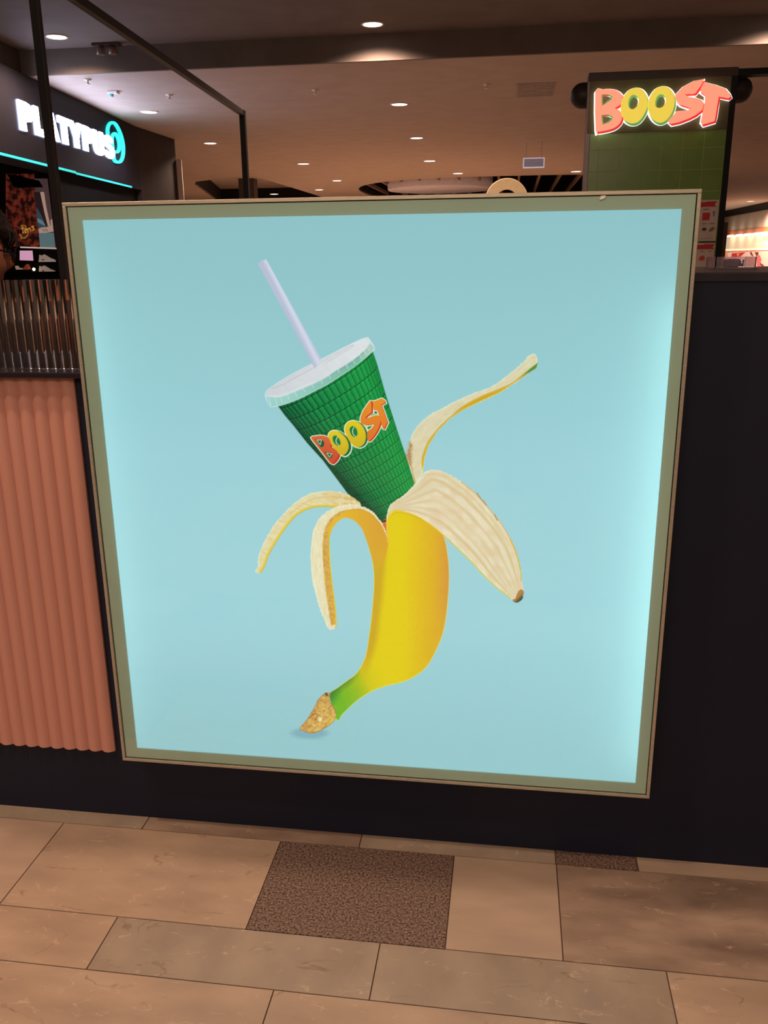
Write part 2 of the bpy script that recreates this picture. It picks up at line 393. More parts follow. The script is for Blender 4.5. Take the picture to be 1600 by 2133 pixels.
tag(o, 'ribbed clear glass screen standing on the ledge above the pink panel', 'glass screen')

# banquette seen through the ribbed glass
t = thing('bench', 'brown and orange bench seen blurred through the ribbed glass', 'bench', (-1.9, 1.75, 0))
MB().box(-3.1, -1.05, 1.5, 2.0, 0.0, 0.42).build('base', M_brown, t)
MB().box(-3.1, -1.05, 1.47, 2.0, 0.42, 0.55).build('seat', mat('brown_upholstery', (92, 70, 60), .6), t, bevel=.02)
MB().box(-3.1, -1.05, 1.92, 2.05, 0.55, 1.02).build('backrest', mat('tan_upholstery', (78, 62, 56), .6), t, bevel=.02)
rel(t)

q0 = onY(-60, 662, 1.8); q1 = onY(52, 712, 1.8)
b = MB(); n = 9; vs = []; fs = []
for i in range(n):
    for j in range(n):
        u, v = i / (n - 1), j / (n - 1); pf_ = (math.sin(PI * u) * math.sin(PI * v)) ** .4
        vs.append((q0[0] + (q1[0] - q0[0]) * u, 1.86 - .055 * pf_, q1[2] - .1 + (q0[2] - q1[2] + .1) * v)); 
m_ = len(vs); vs += [(x, 3.73 - y, z) for x, y, z in vs]
for i in range(n - 1):
    for j in range(n - 1):
        a_ = i * n + j; fs += [(a_, a_ + n, a_ + n + 1, a_ + 1), (m_ + a_, m_ + a_ + 1, m_ + a_ + n + 1, m_ + a_ + n)]
edge = [i * n for i in range(n)] + [(n - 1) * n + j for j in range(1, n)] + [i * n + n - 1 for i in range(n - 2, -1, -1)] + list(range(n - 2, 0, -1))
fs += [(edge[k], edge[(k + 1) % len(edge)], m_ + edge[(k + 1) % len(edge)], m_ + edge[k]) for k in range(len(edge))]
tag(b.add(vs, fs, 0, True).build('cushion', mat('orange_cushion', (196, 112, 72), .7)), 'orange cushion on the bench, blurred by the ribbed glass', 'cushion')

# ================================================================ LIT ADVERTISING PANEL
BX0, BX1, BZ0, BZ1 = -0.8250, 0.3062, 0.1868, 1.3532
IX0, IX1, IZ0, IZ1 = -0.7905, 0.2770, 0.2180, 1.3225
YFR = -0.060
t = thing('lightbox_panel', 'large square backlit advertising panel with a cup in a peeled banana', 'advertising panel', ((BX0 + BX1) / 2, -0.03, BZ0))
fw = 0.0065
def ring(x0, x1, z0, z1, w_, y0, y1):
    b = MB(); b.box(x0, x1, y0, y1, z1 - w_, z1).box(x0, x1, y0, y1, z0, z0 + w_).box(x0, x0 + w_, y0, y1, z0 + w_, z1 - w_).box(x1 - w_, x1, y0, y1, z0 + w_, z1 - w_); return b
ring(BX0, BX1, BZ0, BZ1, fw, YFR, -0.0005).build('frame', M_alu, t, bevel=.0008)
ring(BX0 + fw, BX1 - fw, BZ0 + fw, BZ1 - fw, 0.0015, YFR + .006, YFR + .010).build('frame_gasket', M_dark, t)
b = MB(); g = fw + .0015; y0, y1 = YFR + .0045, YFR + .0065
b.box(BX0 + g, BX1 - g, y0, y1, IZ1, BZ1 - g).box(BX0 + g, BX1 - g, y0, y1, BZ0 + g, IZ0).box(BX0 + g, IX0, y0, y1, IZ0, IZ1).box(IX1, BX1 - g, y0, y1, IZ0, IZ1)
b.build('border', M_border, t)['label'] = 'sage green painted border'
b = MB(); b.box(BX0 + fw, BX1 - fw, -.002, -.0008, BZ0 + fw, BZ1 - fw); b.build('back_plate', M_brown, t)
M_glass = bpy.data.materials.new('clear_pane'); M_glass.use_nodes = True; nt = M_glass.node_tree; nt.nodes.clear()
o_ = nt.nodes.new('ShaderNodeOutputMaterial'); mx = nt.nodes.new('ShaderNodeMixShader'); fr = nt.nodes.new('ShaderNodeFresnel'); fr.inputs[0].default_value = 1.45
tr = nt.nodes.new('ShaderNodeBsdfTransparent'); tr.inputs[0].default_value = (.955, .985, .965, 1); gl = nt.nodes.new('ShaderNodeBsdfGlossy'); gl.inputs['Roughness'].default_value = 0.02
nt.links.new(fr.outputs[0], mx.inputs[0]); nt.links.new(tr.outputs[0], mx.inputs[1]); nt.links.new(gl.outputs[0], mx.inputs[2]); nt.links.new(mx.outputs[0], o_.inputs[0])
MB().box(BX0 + fw + .0002, BX1 - fw - .0002, YFR + .0015, YFR + .0035, BZ0 + fw + .0002, BZ1 - fw - .0002).build('glass_pane', M_glass, t)

# ---- the print: one fine sheet whose printed colours are laid out vertex by vertex
YP = -0.0500
art_x = np.linspace(onY(516, 1200, YP)[0], onY(1135, 1000, YP)[0], 640)
art_z = np.linspace(onY(800, 1545, YP)[2], onY(800, 532, YP)[2], 1080)
gx = np.concatenate([np.linspace(IX0 - .012, art_x[0], 14)[:-1], art_x, np.linspace(art_x[-1], IX1 + .012, 14)[1:]])
gz = np.concatenate([np.linspace(IZ0 - .012, art_z[0], 8)[:-1], art_z, np.linspace(art_z[-1], IZ1 + .012, 8)[1:]])
GX, GZ = np.meshgrid(gx, gz); nx, nz = len(gx), len(gz)
W = np.stack([GX.ravel(), np.full(GX.size, YP), GZ.ravel()], 1)
rr = W - CAM
cc = rr[:, :1] * XR + rr[:, 1:2] * YF + rr[:, 2:] * ZU
PX = CX + F * cc[:, 0] / cc[:, 2]; PY = CY + F * cc[:, 1] / cc[:, 2]      # artwork coordinates (traced outlines use them)
v_ = (GZ.ravel() - IZ0) / (IZ1 - IZ0)
RGB = np.stack([np.interp(v_, [0, .3, .6, 1], [148, 159, 157, 144]), np.interp(v_, [0, .3, .6, 1], [194, 206, 204, 191]), np.interp(v_, [0, .3, .6, 1], [203, 217, 215, 199])], 1)

def vnoise(x, y, s, seed=0):
    """cheap smooth value noise, -1..1"""
    tab = np.random.default_rng(seed).uniform(-1, 1, (256, 256))
    X = x / s; Y = y / s; xi = np.floor(X).astype(int); yi = np.floor(Y).astype(int); fx = X - xi; fy = Y - yi
    fx = fx * fx * (3 - 2 * fx); fy = fy * fy * (3 - 2 * fy)
    T = lambda a, b: tab[a % 256, b % 256]
    return (T(xi, yi) * (1 - fx) + T(xi + 1, yi) * fx) * (1 - fy) + (T(xi, yi + 1) * (1 - fx) + T(xi + 1, yi + 1) * fx) * fy
def sdf(idx, P, closed=True):
    """distance to outline; negative inside when closed"""
    x = PX[idx]; y = PY[idx]; P = np.asarray(P, float); n = len(P); d2 = np.full(x.shape, 1e12); ins = np.zeros(x.shape, bool)
    for i in range(n if closed else n - 1):
        ax, ay = P[i]; bx, by = P[(i + 1) % n]; ex, ey = bx - ax, by - ay; L = ex * ex + ey * ey + 1e-12
        tt = np.clip(((x - ax) * ex + (y - ay) * ey) / L, 0, 1)
        d2 = np.minimum(d2, (x - ax - tt * ex) ** 2 + (y - ay - tt * ey) ** 2)
        if closed and ay != by:
            c = ((ay > y) != (by > y)) & (x < (bx - ax) * (y - ay) / (by - ay) + ax); ins ^= c
    d = np.sqrt(d2); return np.where(ins, -d, d) if closed else d
def near(P, pad):
    P = np.asarray(P); return np.nonzero((PX > P[:, 0].min() - pad) & (PX < P[:, 0].max() + pad) & (PY > P[:, 1].min() - pad) & (PY < P[:, 1].max() + pad))[0]
def blend(idx, a, c):
    a = np.clip(a, 0, 1)[:, None]; RGB[idx] = RGB[idx] * (1 - a) + np.asarray(c, float) * a
def fill(P, c, soft=0.6, rough=0.0, grow=0.0, alpha=1.0):
    """c: colour or function(x, y, d) -> Nx3"""
    idx = near(P, 4 + grow + soft * 2 + rough); d = sdf(idx, P) - grow
    if rough: d = d + rough * vnoise(PX[idx], PY[idx], 3.0, 5) + rough * .6 * vnoise(PX[idx], PY[idx], 1.3, 6)
    a = np.clip(0.5 - d / (2 * soft), 0, 1) * alpha; k = a > 0; idx = idx[k]; a = a[k]; d = d[k]
    blend(idx, a, c(PX[idx], PY[idx], d) if callable(c) else c)
def stroke(P, wd, c, soft=0.6, alpha=1.0, closed=False):
    idx = near(P, wd + soft * 3); d = sdf(idx, P, closed); d = np.abs(d)
    a = np.clip(0.5 - (d - wd / 2) / (2 * soft), 0, 1) * alpha; k = a > 0; blend(idx[k], a[k], c)
def tr_(P, o, s): return [(o[0] + x / s, o[1] + y / s) for x, y in P]
def opensp(P, k=8):
    P = np.array(P, float); Q = np.vstack([2 * P[0] - P[1], P, 2 * P[-1] - P[-2]]); out = []
    for i in range(1, len(Q) - 2):
        for t in np.arange(k) / k:
            p0, p1, p2, p3 = Q[i - 1:i + 3]; out.append(0.5 * ((2 * p1) + (-p0 + p2) * t + (2 * p0 - 5 * p1 + 4 * p2 - p3) * t * t + (-p0 + 3 * p1 - 3 * p2 + p3) * t ** 3))
    out.append(P[-1]); return np.array(out)
C = lambda *a: np.array(a, float)
def mixc(a, b, t): t = np.clip(t, 0, 1)[:, None]; return a * (1 - t) + b * t

# soft shadow printed under the dried stem end
idx = near([(595, 1508), (695, 1545)], 8); e = np.sqrt(((PX[idx] - 645) / 42) ** 2 + ((PY[idx] - 1527) / 12.5) ** 2)
blend(idx, np.clip((1.12 - e) * 2.2, 0, 1) * .75, C(118, 165, 180))
# straw
ST = tr_([(62, 108), (95, 82), (128, 76), (548, 838), (500, 908)], (520, 520), 3.676)
def c_straw(x, y, d):
    ax, ay = 555, 545; dx, dy = 109., 214.; L = math.hypot(dx, dy); s = ((x - ax) * -dy + (y - ay) * dx) / L
    return mixc(C(214, 214, 232), C(186, 188, 214), np.abs(s + 1) / 9)
# peel at upper right (behind the cup)
cream_lines = lambda x, y, s, sd: vnoise(x, y, s, sd)
P4 = spline([(865, 1007.5), (859, 988), (852, 964), (847, 946), (852, 925), (861, 901), (877, 880), (898, 863), (922, 850), (951, 835.5), (979.6, 822), (1016, 809), (1042.6, 793.5), (1069, 772.5), (1090, 754), (1105.6, 738.4), (1116, 738.4), (1120, 754), (1117.5, 767), (1100, 777.8), (1082, 791), (1042.6, 817), (1003, 835.5), (964, 854), (937.6, 872), (911, 898.6), (893, 927.5), (885, 951), (882, 972), (881, 985), (872, 1000)], 4)
L4 = opensp([(881, 985), (878, 960), (885, 935), (895.5, 914), (916.6, 888), (943, 864), (964, 846), (1003, 825), (1042.6, 809), (1069, 796), (1095, 775), (1121, 755)])
def c_cream(seed, ang, base=(232, 222, 196), streak=(206, 184, 140), s=2.4):
    ca, sa = math.cos(ang), math.sin(ang)
    def f(x, y, d):
        u = x * ca + y * sa; v = -x * sa + y * ca
        n = vnoise(u * .22, v * 1.3, s, seed) * .55 + vnoise(u, v, 2.0, seed + 1) * .35
        cc_ = mixc(C(*base), C(*streak), np.clip(.30 + n * .6, 0, 1) * .75)
        return mixc(C(244, 236, 208), cc_, np.clip(-d / 2.5, 0, 1))
    return f
fill(P4, c_cream(11, -.6, (226, 214, 184), (200, 180, 138)), rough=1.2)
Y4 = np.vstack([L4, spline([(1117.5, 767), (1100, 777.8), (1082, 791), (1042.6, 817), (1003, 835.5), (964, 854), (937.6, 872), (911, 898.6), (893, 927.5), (885, 951), (882, 972), (881, 985)], 1)])
fill(Y4, lambda x, y, d: mixc(mixc(C(226, 184, 60), C(200, 152, 30), np.clip(-d / 5, 0, 1)), C(96, 140, 62), (x - 1082) / 22), soft=.8)
stroke(L4[10:-8], 1.6, (196, 160, 90), alpha=.6)
fill(tr_([(250, 870), (280, 760), (305, 790), (290, 850), (300, 930), (290, 960), (270, 920)], (780, 720), 3.808), (168, 116, 70), soft=3, rough=2, alpha=.75)
fill(tr_([(268, 930), (290, 960), (318, 1095), (330, 1090), (310, 1020), (300, 960), (285, 920)], (780, 720), 3.808), (208, 150, 60), soft=1, alpha=.9)

# cup
cup_o, cup_s = (520, 520), 3.676
BODY = tr_([(205, 1180), (560, 1000), (940, 770), (975, 870), (1040, 1100), (1130, 1380), (1210, 1620), (1262, 1790), (1230, 1860), (1065, 2048), (1000, 2085), (850, 1965), (760, 1880), (660, 1745), (560, 1612), (440, 1480), (330, 1340), (270, 1270)], cup_o, cup_s)
tc0 = np.array([572., 988.]); tc1 = np.array([1131., 1932.]); ax_ = (tc1 - tc0); AL = np.linalg.norm(ax_); ax_ /= AL; bx_ = np.array([-ax_[1], ax_[0]]) * -1
def c_cup(x, y, d):
    X = (x - cup_o[0]) * cup_s - tc0[0]; Y = (y - cup_o[1]) * cup_s - tc0[1]
    s = (X * ax_[0] + Y * ax_[1]) / AL; tq = (X * bx_[0] + Y * bx_[1]) / (425 + (196 - 425) * s); tq = np.clip(tq, -.999, .999)
    se = s - .055 * np.sqrt(1 - tq ** 2) * (1 - .4 * s)
    th = np.arcsin(tq)
    rowf = (se * 9.4 + se * se * 3.6)
    row = np.floor(rowf); fr_ = rowf - row
    nrib = 25
    rf = (th + PI / 2) / PI * nrib + .31 * row + .13 * np.sin(row * 3.1); rb = rf - np.floor(rf)
    base = mixc(C(14, 88, 56), C(20, 128, 66), (tq + 1.0) / .55)
    base = mixc(base, C(26, 152, 70), (tq + .25) / .9)
    base = mixc(base, C(20, 134, 62), (tq - .72) / .25)
    groove = np.exp(-((rb - .5) / .16) ** 2); hi = np.exp(-((rb - .22) / .10) ** 2)
    side = (.62 + .5 * np.clip(-tq, 0, 1)) * np.clip((1 - np.abs(tq)) * 30, 0, 1)
    out = base * (1 - .40 * (groove * side)[:, None]) + (hi * side * 22)[:, None] * C(.5, 1, .8)
    line = np.exp(-((fr_ - .06) / .055) ** 2); line2 = np.exp(-((fr_ - .17) / .05) ** 2)
    out = out * (1 - .30 * line[:, None]) + (line2 * 14)[:, None] * C(.4, 1, .7)
    out = out * np.clip(.80 + (1 + tq) * 2.2, .80, 1)[:, None]
    out = out + (vnoise(x, y, 2.5, 3) * 4)[:, None]
    return out
# orange inside of the peel below the cup foot, then the cup
fill([(790, 1068), (808, 1062), (812, 1085), (809, 1130), (798, 1100)], (206, 110, 66), soft=1)
fill(BODY, c_cup, soft=.8)
stroke(tr_([(1000, 2085), (1040, 2078), (1068, 2050)], cup_o, cup_s), 3.2, (58, 36, 30), soft=.9)
# lid
lo, ls = (540, 690), 6.154
LID = spline(tr_([(75, 800), (180, 700), (400, 560), (660, 425), (880, 315), (1100, 200), (1250, 128), (1340, 90), (1390, 80), (1415, 105), (1478, 215), (1440, 272), (1250, 430), (1050, 568), (880, 678), (700, 772), (500, 872), (300, 945), (160, 968), (132, 948)], lo, ls), 4)
fill(LID, lambda x, y, d: mixc(C(206, 206, 214), C(222, 220, 228), (x - 560) / 180) + (vnoise(x, y, 7, 21) * 3)[:, None], soft=.8)
TOPE = opensp(tr_([(78, 812), (230, 848), (400, 795), (600, 715), (800, 625), (1000, 500), (1200, 370), (1340, 258), (1425, 150)], lo, ls))
BAND = np.vstack([TOPE, np.array(tr_([(1478, 215), (1440, 272), (1250, 430), (1050, 568), (880, 678), (700, 772), (500, 872), (300, 945), (160, 968), (132, 948)], lo, ls))])
fill(BAND, lambda x, y, d: mixc(mixc(C(158, 204, 200), C(128, 182, 168), (x - 600) / 120), C(176, 200, 190), (x - 745) / 25), soft=1.2)
for q in [((130, 860), (150, 945)), ((205, 865), (225, 935)), ((275, 850), (298, 915)), ((360, 810), (385, 872)), ((450, 775), (485, 838)), ((560, 735), (590, 778)), ((670, 680), (700, 722)), ((790, 620), (812, 672)), ((888, 545), (912, 608)), ((1000, 480), (1030, 532)), ((1110, 420), (1138, 477)), ((1200, 372), (1230, 416)), ((1285, 300), (1312, 352)), ((1340, 245), (1375, 300)), ((1385, 205), (1410, 245))]:
    stroke(tr_(q, lo, ls), 1.0, (212, 236, 228), soft=.6, alpha=.9)
for q in [((920, 560), (1000, 500)), ((1035, 498), (1105, 445)), ((1150, 430), (1195, 395)), ((1245, 355), (1280, 320)), ((1300, 300), (1335, 262))]:
    stroke(tr_(q, lo, ls), 1.2, (104, 150, 138), soft=.7, alpha=.75)
stroke(LID, .9, (228, 240, 240), soft=.7, alpha=.75, closed=True)
stroke(opensp(tr_([(165, 735), (300, 685), (430, 612), (600, 520), (720, 458)], lo, ls)), 1.6, (186, 176, 184), soft=1.2, alpha=.7)
stroke(opensp(tr_([(170, 725), (290, 640), (430, 560), (640, 455)], lo, ls)), 1.2, (196, 192, 200), soft=1.2, alpha=.6)
stroke(opensp(tr_([(790, 395), (900, 330), (1050, 255), (1160, 195), (1205, 178)], lo, ls)), 3.0, (200, 196, 200), soft=1.8, alpha=.7)
stroke(opensp(tr_([(1210, 176), (1170, 220), (1050, 290), (860, 400)], lo, ls)), 1.3, (188, 180, 184), soft=1.2, alpha=.6)
stroke(opensp(tr_([(90, 830), (260, 830), (460, 760), (700, 650)], lo, ls)), 3, (226, 226, 236), soft=2.5, alpha=.8)
fill(ST, c_straw, soft=.8)
stroke(tr_([(62, 108), (500, 905)], cup_o, cup_s), .8, (168, 178, 204), soft=.8, alpha=.6)
stroke(tr_([(670, 420), (715, 455), (780, 420)], lo, ls), 1.0, (196, 190, 205), soft=1, alpha=.7)

# lettering on the cup
go, gs = (620, 800), 7.273
G_ = lambda P, k=4: spline(tr_(P, go, gs), k) if k > 1 else np.array(tr_(P, go, gs))
B_ = G_([(200, 812), (270, 788), (350, 778), (430, 795), (480, 835), (500, 890), (498, 950), (545, 975), (600, 1020), (618, 1075), (595, 1130), (560, 1175), (520, 1205), (485, 1185), (400, 1075), (300, 945)], 2)
O1_ = G_([(465, 780), (490, 730), (540, 705), (610, 715), (690, 770), (750, 850), (775, 940), (755, 1020), (710, 1070), (660, 1078), (590, 1030), (520, 930), (475, 840)])
O2_ = G_([(715, 680), (735, 610), (790, 565), (870, 560), (950, 600), (1010, 680), (1035, 780), (1020, 880), (970, 940), (900, 958), (840, 925), (780, 855), (735, 765)])
S_ = G_([(1100, 255), (1122, 275), (1120, 370), (1118, 430), (1040, 490), (1038, 518), (1100, 500), (1180, 472), (1235, 490), (1255, 560), (1230, 660), (1170, 770), (1090, 862), (1058, 850), (1055, 722), (1110, 680), (1165, 605), (1100, 622), (1020, 620), (962, 590), (950, 530), (980, 430), (1035, 340)], 2)
T_ = G_([(1135, 265), (1200, 245), (1275, 215), (1318, 245), (1330, 282), (1268, 312), (1300, 400), (1362, 575), (1312, 680), (1285, 668), (1240, 500), (1205, 400), (1150, 385)], 1)
sh = lambda P, dx, dy: P + np.array([dx / gs, dy / gs])
WHT = (232, 240, 214)
for P, dx, dy in ((B_, 0, 0), (B_, 28, 12), (O1_, 0, 0), (O1_, 42, 14), (O2_, 0, 0), (O2_, 30, 8), (S_, 0, 0), (S_, 22, 6), (T_, 0, 0), (T_, 14, 10)):
    fill(sh(P, dx, dy), WHT, soft=.5, grow=1.7)
DG = (20, 100, 60)
fill(sh(O1_, 38, 10), DG, soft=.5); 
for k in (10, 20, 28): fill(sh(B_, k, k * .4), (198, 46, 40), soft=.5)
fill(O1_, lambda x, y, d: mixc(C(226, 196, 40), C(206, 170, 38), (y - 900) / 45), soft=.6)
fill(B_, lambda x, y, d: mixc(C(220, 104, 60), C(206, 78, 48), (y - 905) / 50), soft=.6)
fill(sh(O2_, 28, 6), DG, soft=.5)
fill(O2_, lambda x, y, d: mixc(C(228, 196, 34), C(208, 176, 36), (y - 878) / 50), soft=.6)
for Hh, arc in (([(530, 830), (545, 785), (590, 785), (630, 830), (652, 885), (640, 925), (605, 932), (565, 905), (540, 870)], [(605, 800), (582, 850), (592, 900), (625, 928)]),
                ([(788, 700), (800, 655), (845, 638), (890, 675), (908, 735), (895, 785), (860, 802), (815, 770)], [(852, 655), (832, 705), (845, 765), (878, 798)])):
    fill(G_(Hh), (20, 122, 66), soft=.6); stroke(G_(Hh), .5, (120, 150, 60), closed=True, alpha=.5); stroke(opensp(tr_(arc, go, gs)), 1.5, WHT, soft=.5)
    stroke(opensp(tr_([(x - 18, y) for x, y in arc], go, gs)), 2.0, DG, soft=1, alpha=.7)
for q, wt in (([(265, 840), (380, 850), (405, 885), (398, 935), (370, 958), (345, 950)], [(290, 850), (362, 850), (345, 918)]), ([(405, 1030), (500, 1038), (532, 1072), (518, 1108), (485, 1132), (465, 1112)], [(440, 1045), (520, 1055), (484, 1108)])):
    fill(G_(q, 1), (20, 88, 58), soft=.6); stroke(G_(wt, 1), 1.1, WHT, soft=.5, closed=True)
for k in (8, 16, 22): fill(sh(S_, k, k * .3), (204, 48, 40), soft=.5)
for k in (6, 13): fill(sh(T_, k, k * .8), (204, 48, 40), soft=.5)
OR = lambda x, y, d: mixc(C(232, 140, 44), C(222, 116, 44), (y - 840) / 70)
fill(S_, OR, soft=.5); fill(T_, OR, soft=.5)
stroke(tr_([(1120, 262), (1128, 340), (1130, 440), (1038, 510)], go, gs), 2.0, (204, 52, 40), soft=.5)
fill(G_([(1150, 402), (1200, 398), (1222, 455), (1150, 455)], 1), WHT, soft=.5); fill(G_([(1162, 415), (1198, 415), (1208, 446), (1165, 446)], 1), (20, 100, 60), soft=.5)
fill(G_([(1035, 640), (1158, 612), (1100, 680), (1062, 705)], 1), WHT, soft=.5); fill(G_([(1052, 650), (1138, 628), (1095, 675), (1068, 690)], 1), (22, 130, 66), soft=.5)

def c_band(La, Lb, seed, lines=(), base=(233, 222, 198), streak=(208, 182, 140), ang=.7, amt=.55, k=14):
    La = np.array(La, float); Lb = np.array(Lb, float)
    def f(x, y, d):
        def dist(L):
            d2 = np.full(x.shape, 1e12)
            for i in range(len(L) - 1):
                e = L[i + 1] - L[i]; q = e @ e + 1e-9; tt = np.clip(((x - L[i][0]) * e[0] + (y - L[i][1]) * e[1]) / q, 0, 1)
                d2 = np.minimum(d2, (x - L[i][0] - tt * e[0]) ** 2 + (y - L[i][1] - tt * e[1]) ** 2)
            return np.sqrt(d2)
        a, b2 = dist(La), dist(Lb); v = a / (a + b2 + 1e-6); u = x * math.cos(ang) + y * math.sin(ang)
        n = vnoise(u / 26, v * k, 1.0, seed) * .45 + vnoise(u / 9, v * k * 2.2, 1.0, seed + 1) * .3 + vnoise(x, y, 2.2, seed + 2) * .22
        c = mixc(C(*base), C(*streak), np.clip(.26 + n * amt, 0, .9))
        for v0, wv, am in lines:
            c = mixc(c, C(204, 172, 116), am * np.exp(-((v - v0) / wv) ** 2) * np.clip((a + b2) / 14, 0, 1))
        return mixc(C(245, 236, 208), c, np.clip(-d / 2.6, 0, 1))
    return f
# banana body
BAN = spline([(808, 1128), (806, 1104), (805, 1084), (809, 1068), (822, 1058), (850, 1056), (900, 1075), (925, 1118), (933, 1155), (936, 1195), (934, 1245), (926, 1308), (911, 1350), (889, 1389), (860, 1411.5), (832, 1422.5), (804, 1429), (775, 1440), (746, 1458), (724, 1478), (712, 1490), (708, 1498), (701, 1499.5), (692, 1475), (686, 1446), (702, 1433), (722.5, 1418), (742, 1403), (757, 1378), (764, 1355), (768, 1328), (772, 1300), (777, 1247), (779, 1204), (775, 1165), (769, 1140), (785, 1120)], 4)
def c_ban(x, y, d):
    base = mixc(C(226, 200, 22), C(220, 174, 38), (x - 838) / 62)
    base = mixc(base, C(212, 148, 62), (x - 902 + (y - 1150) * .02) / 34 * np.clip(1.35 - np.abs(y - 1160) / 190, 0, 1))
    seam = np.interp(y, [1060, 1130, 1250, 1330, 1400], [800, 808, 798, 788, 770])
    base = mixc(base, C(196, 152, 42), np.clip((seam - x + 5) / 14, 0, 1) * np.clip(1.4 - np.maximum(0, y - 1330) / 70, 0, 1) * .72)
    base = mixc(base, C(222, 172, 34), np.clip((1180 - y) / 90, 0, 1) * np.clip((806 - x) / 10, 0, 1))
    q = (x + (y - 1400) * -.9)
    g = (765 - x) / 70 + (y - 1420) / 160
    base = mixc(base, C(176, 186, 28), np.clip((y - 1380) / 60, 0, 1) * np.clip((800 - x) / 60, 0, 1))
    base = mixc(base, C(112, 178, 38), g)
    base = mixc(base, C(40, 128, 66), np.clip((712 - x) / 28, 0, 1) * np.clip(1.3 - (y - (1445 - (x - 690) * .72)) / 26, 0, 1))
    base = mixc(base, C(84, 120, 40), np.clip((752 - x) / 22, 0, 1) * np.clip(1.1 - (y - (1446 - (x - 688) * .78)) / 16, 0, 1) * .6)
    base = mixc(C(236, 222, 120), base, np.clip(-d / 1.6, 0, 1))
    return base + (vnoise(x, y, 5, 9) * 2.0)[:, None]
fill(BAN, c_ban, soft=.8)
# far left peel
P3 = spline([(752, 1054), (741.5, 1040.5), (718.5, 1027.6), (687, 1023), (655, 1026), (629, 1037.6), (600.6, 1060.6), (575, 1089), (554.6, 1121), (541.7, 1150), (537, 1178.5), (534, 1185), (531, 1190), (536, 1192.5), (543, 1192.5), (547, 1187), (551.8, 1178.5), (560, 1155.5), (575, 1129.6), (592, 1103.8), (615, 1075), (638, 1060.6), (661, 1054.4), (684, 1054.4), (712, 1058)], 4)
def c_p3(x, y, d):
    b_ = c_cream(31, .3, (232, 218, 178), (208, 176, 112))(x, y, d)
    return mixc(b_, C(214, 172, 92), np.clip((x - 670) / 60, 0, 1) * .75 * np.clip(.6 + vnoise(x, y, 6, 40), 0, 1))
fill(P3, c_p3, rough=1.2)
L3 = opensp([(543, 1193), (551.8, 1178.5), (560, 1155.5), (575, 1129.6), (592, 1103.8), (615, 1076), (638, 1061.5), (661, 1055.5), (684, 1055), (705, 1057)])
stroke(L3 + np.array([-1.8, -1.6]), 4.6, (226, 196, 62), soft=1.2, alpha=.9); stroke(L3 + np.array([.2, .1]), 1.2, (206, 160, 40), alpha=.9)
stroke(opensp([(735, 1042), (700, 1036), (660, 1037), (634, 1048), (605, 1070)]), 1.4, (204, 172, 100), soft=1.4, alpha=.7)
# front left peel: yellow outer skin then the cream inside
P2 = spline([(808, 1128), (802, 1103), (787.5, 1078), (773, 1063.5), (753, 1054), (730, 1050.5), (701, 1056), (678, 1068), (660, 1088), (650.5, 1117), (647.5, 1160), (651, 1208), (662, 1254), (675, 1289), (684, 1309), (690, 1311), (700.7, 1303), (700, 1276), (693, 1219), (688, 1175), (686, 1133), (689, 1110), (699, 1092), (713, 1080), (726, 1079.5), (740, 1086), (754, 1102), (765, 1128), (772, 1155), (778, 1190), (800, 1180)], 4)
def c_p2y(x, y, d):
    b_ = mixc(C(230, 180, 44), C(216, 158, 54), (x - 700) / 90)
    b_ = mixc(b_, C(214, 166, 44), (y - 1110) / 60)
    return b_
SK = spline([(809, 1130), (803, 1104), (787.5, 1081), (770, 1066), (750, 1060), (728, 1061), (705, 1072), (691, 1086), (683, 1106), (682, 1130), (684, 1172), (689, 1219), (694, 1276), (697, 1306), (700.7, 1303), (700, 1276), (693, 1219), (688, 1175), (686, 1133), (689, 1110), (699, 1092), (713, 1080), (726, 1079.5), (740, 1086), (754, 1102), (764, 1127), (770.5, 1147), (776, 1168), (783, 1186), (797, 1176)], 4)
fill(SK, c_p2y, soft=.8)
CR = spline([(806, 1118), (800, 1097), (787.5, 1078), (773, 1063.5), (753, 1054), (730, 1050.5), (701, 1056), (678, 1068), (660, 1088), (650.5, 1117), (647.5, 1160), (651, 1208), (662, 1254), (675, 1289), (684, 1309), (691, 1311), (699, 1304), (697, 1270), (690, 1219), (685, 1172), (683, 1130), (684, 1106), (692, 1087), (706, 1073), (728, 1062), (750, 1061), (770, 1067), (787, 1083), (801, 1105)], 4)
fill(CR, c_cream(51, 1.5, (236, 226, 196), (214, 190, 138)), rough=1.1)
L2 = opensp([(690, 1302), (683, 1260), (677, 1215), (673, 1175), (672, 1135), (676, 1104), (686, 1084), (702, 1070), (722, 1062), (752, 1060), (778, 1073)])
idx = near(L2, 12); d = sdf(idx, L2, False); sgn = sdf(idx, CR)
yb_ = np.vstack([L2, opensp([(801, 1103), (787, 1084), (770, 1068), (750, 1062), (728, 1063), (706, 1074), (692, 1088), (685, 1106), (684, 1130), (686, 1172), (691, 1219), (698, 1270), (700, 1302)])])
fill(yb_, lambda x, y, d: mixc(C(214, 164, 62), C(190, 128, 50), np.clip(.4 + vnoise(x, y, 3, 61), 0, 1) * .7), soft=1.2, rough=.8, alpha=.85)
stroke(opensp([(700.3, 1301), (697.5, 1262), (692, 1219), (687.5, 1178), (686, 1140)]), 2.2, (230, 196, 50), soft=.9, alpha=.9)
# split between front left skin and the body
stroke([(805.5, 1084), (806, 1104), (808, 1130)], 1.4, (244, 214, 80), soft=.9, alpha=.8)
idx = near([(745, 1130), (812, 1330)], 4); x = PX[idx]; y = PY[idx]
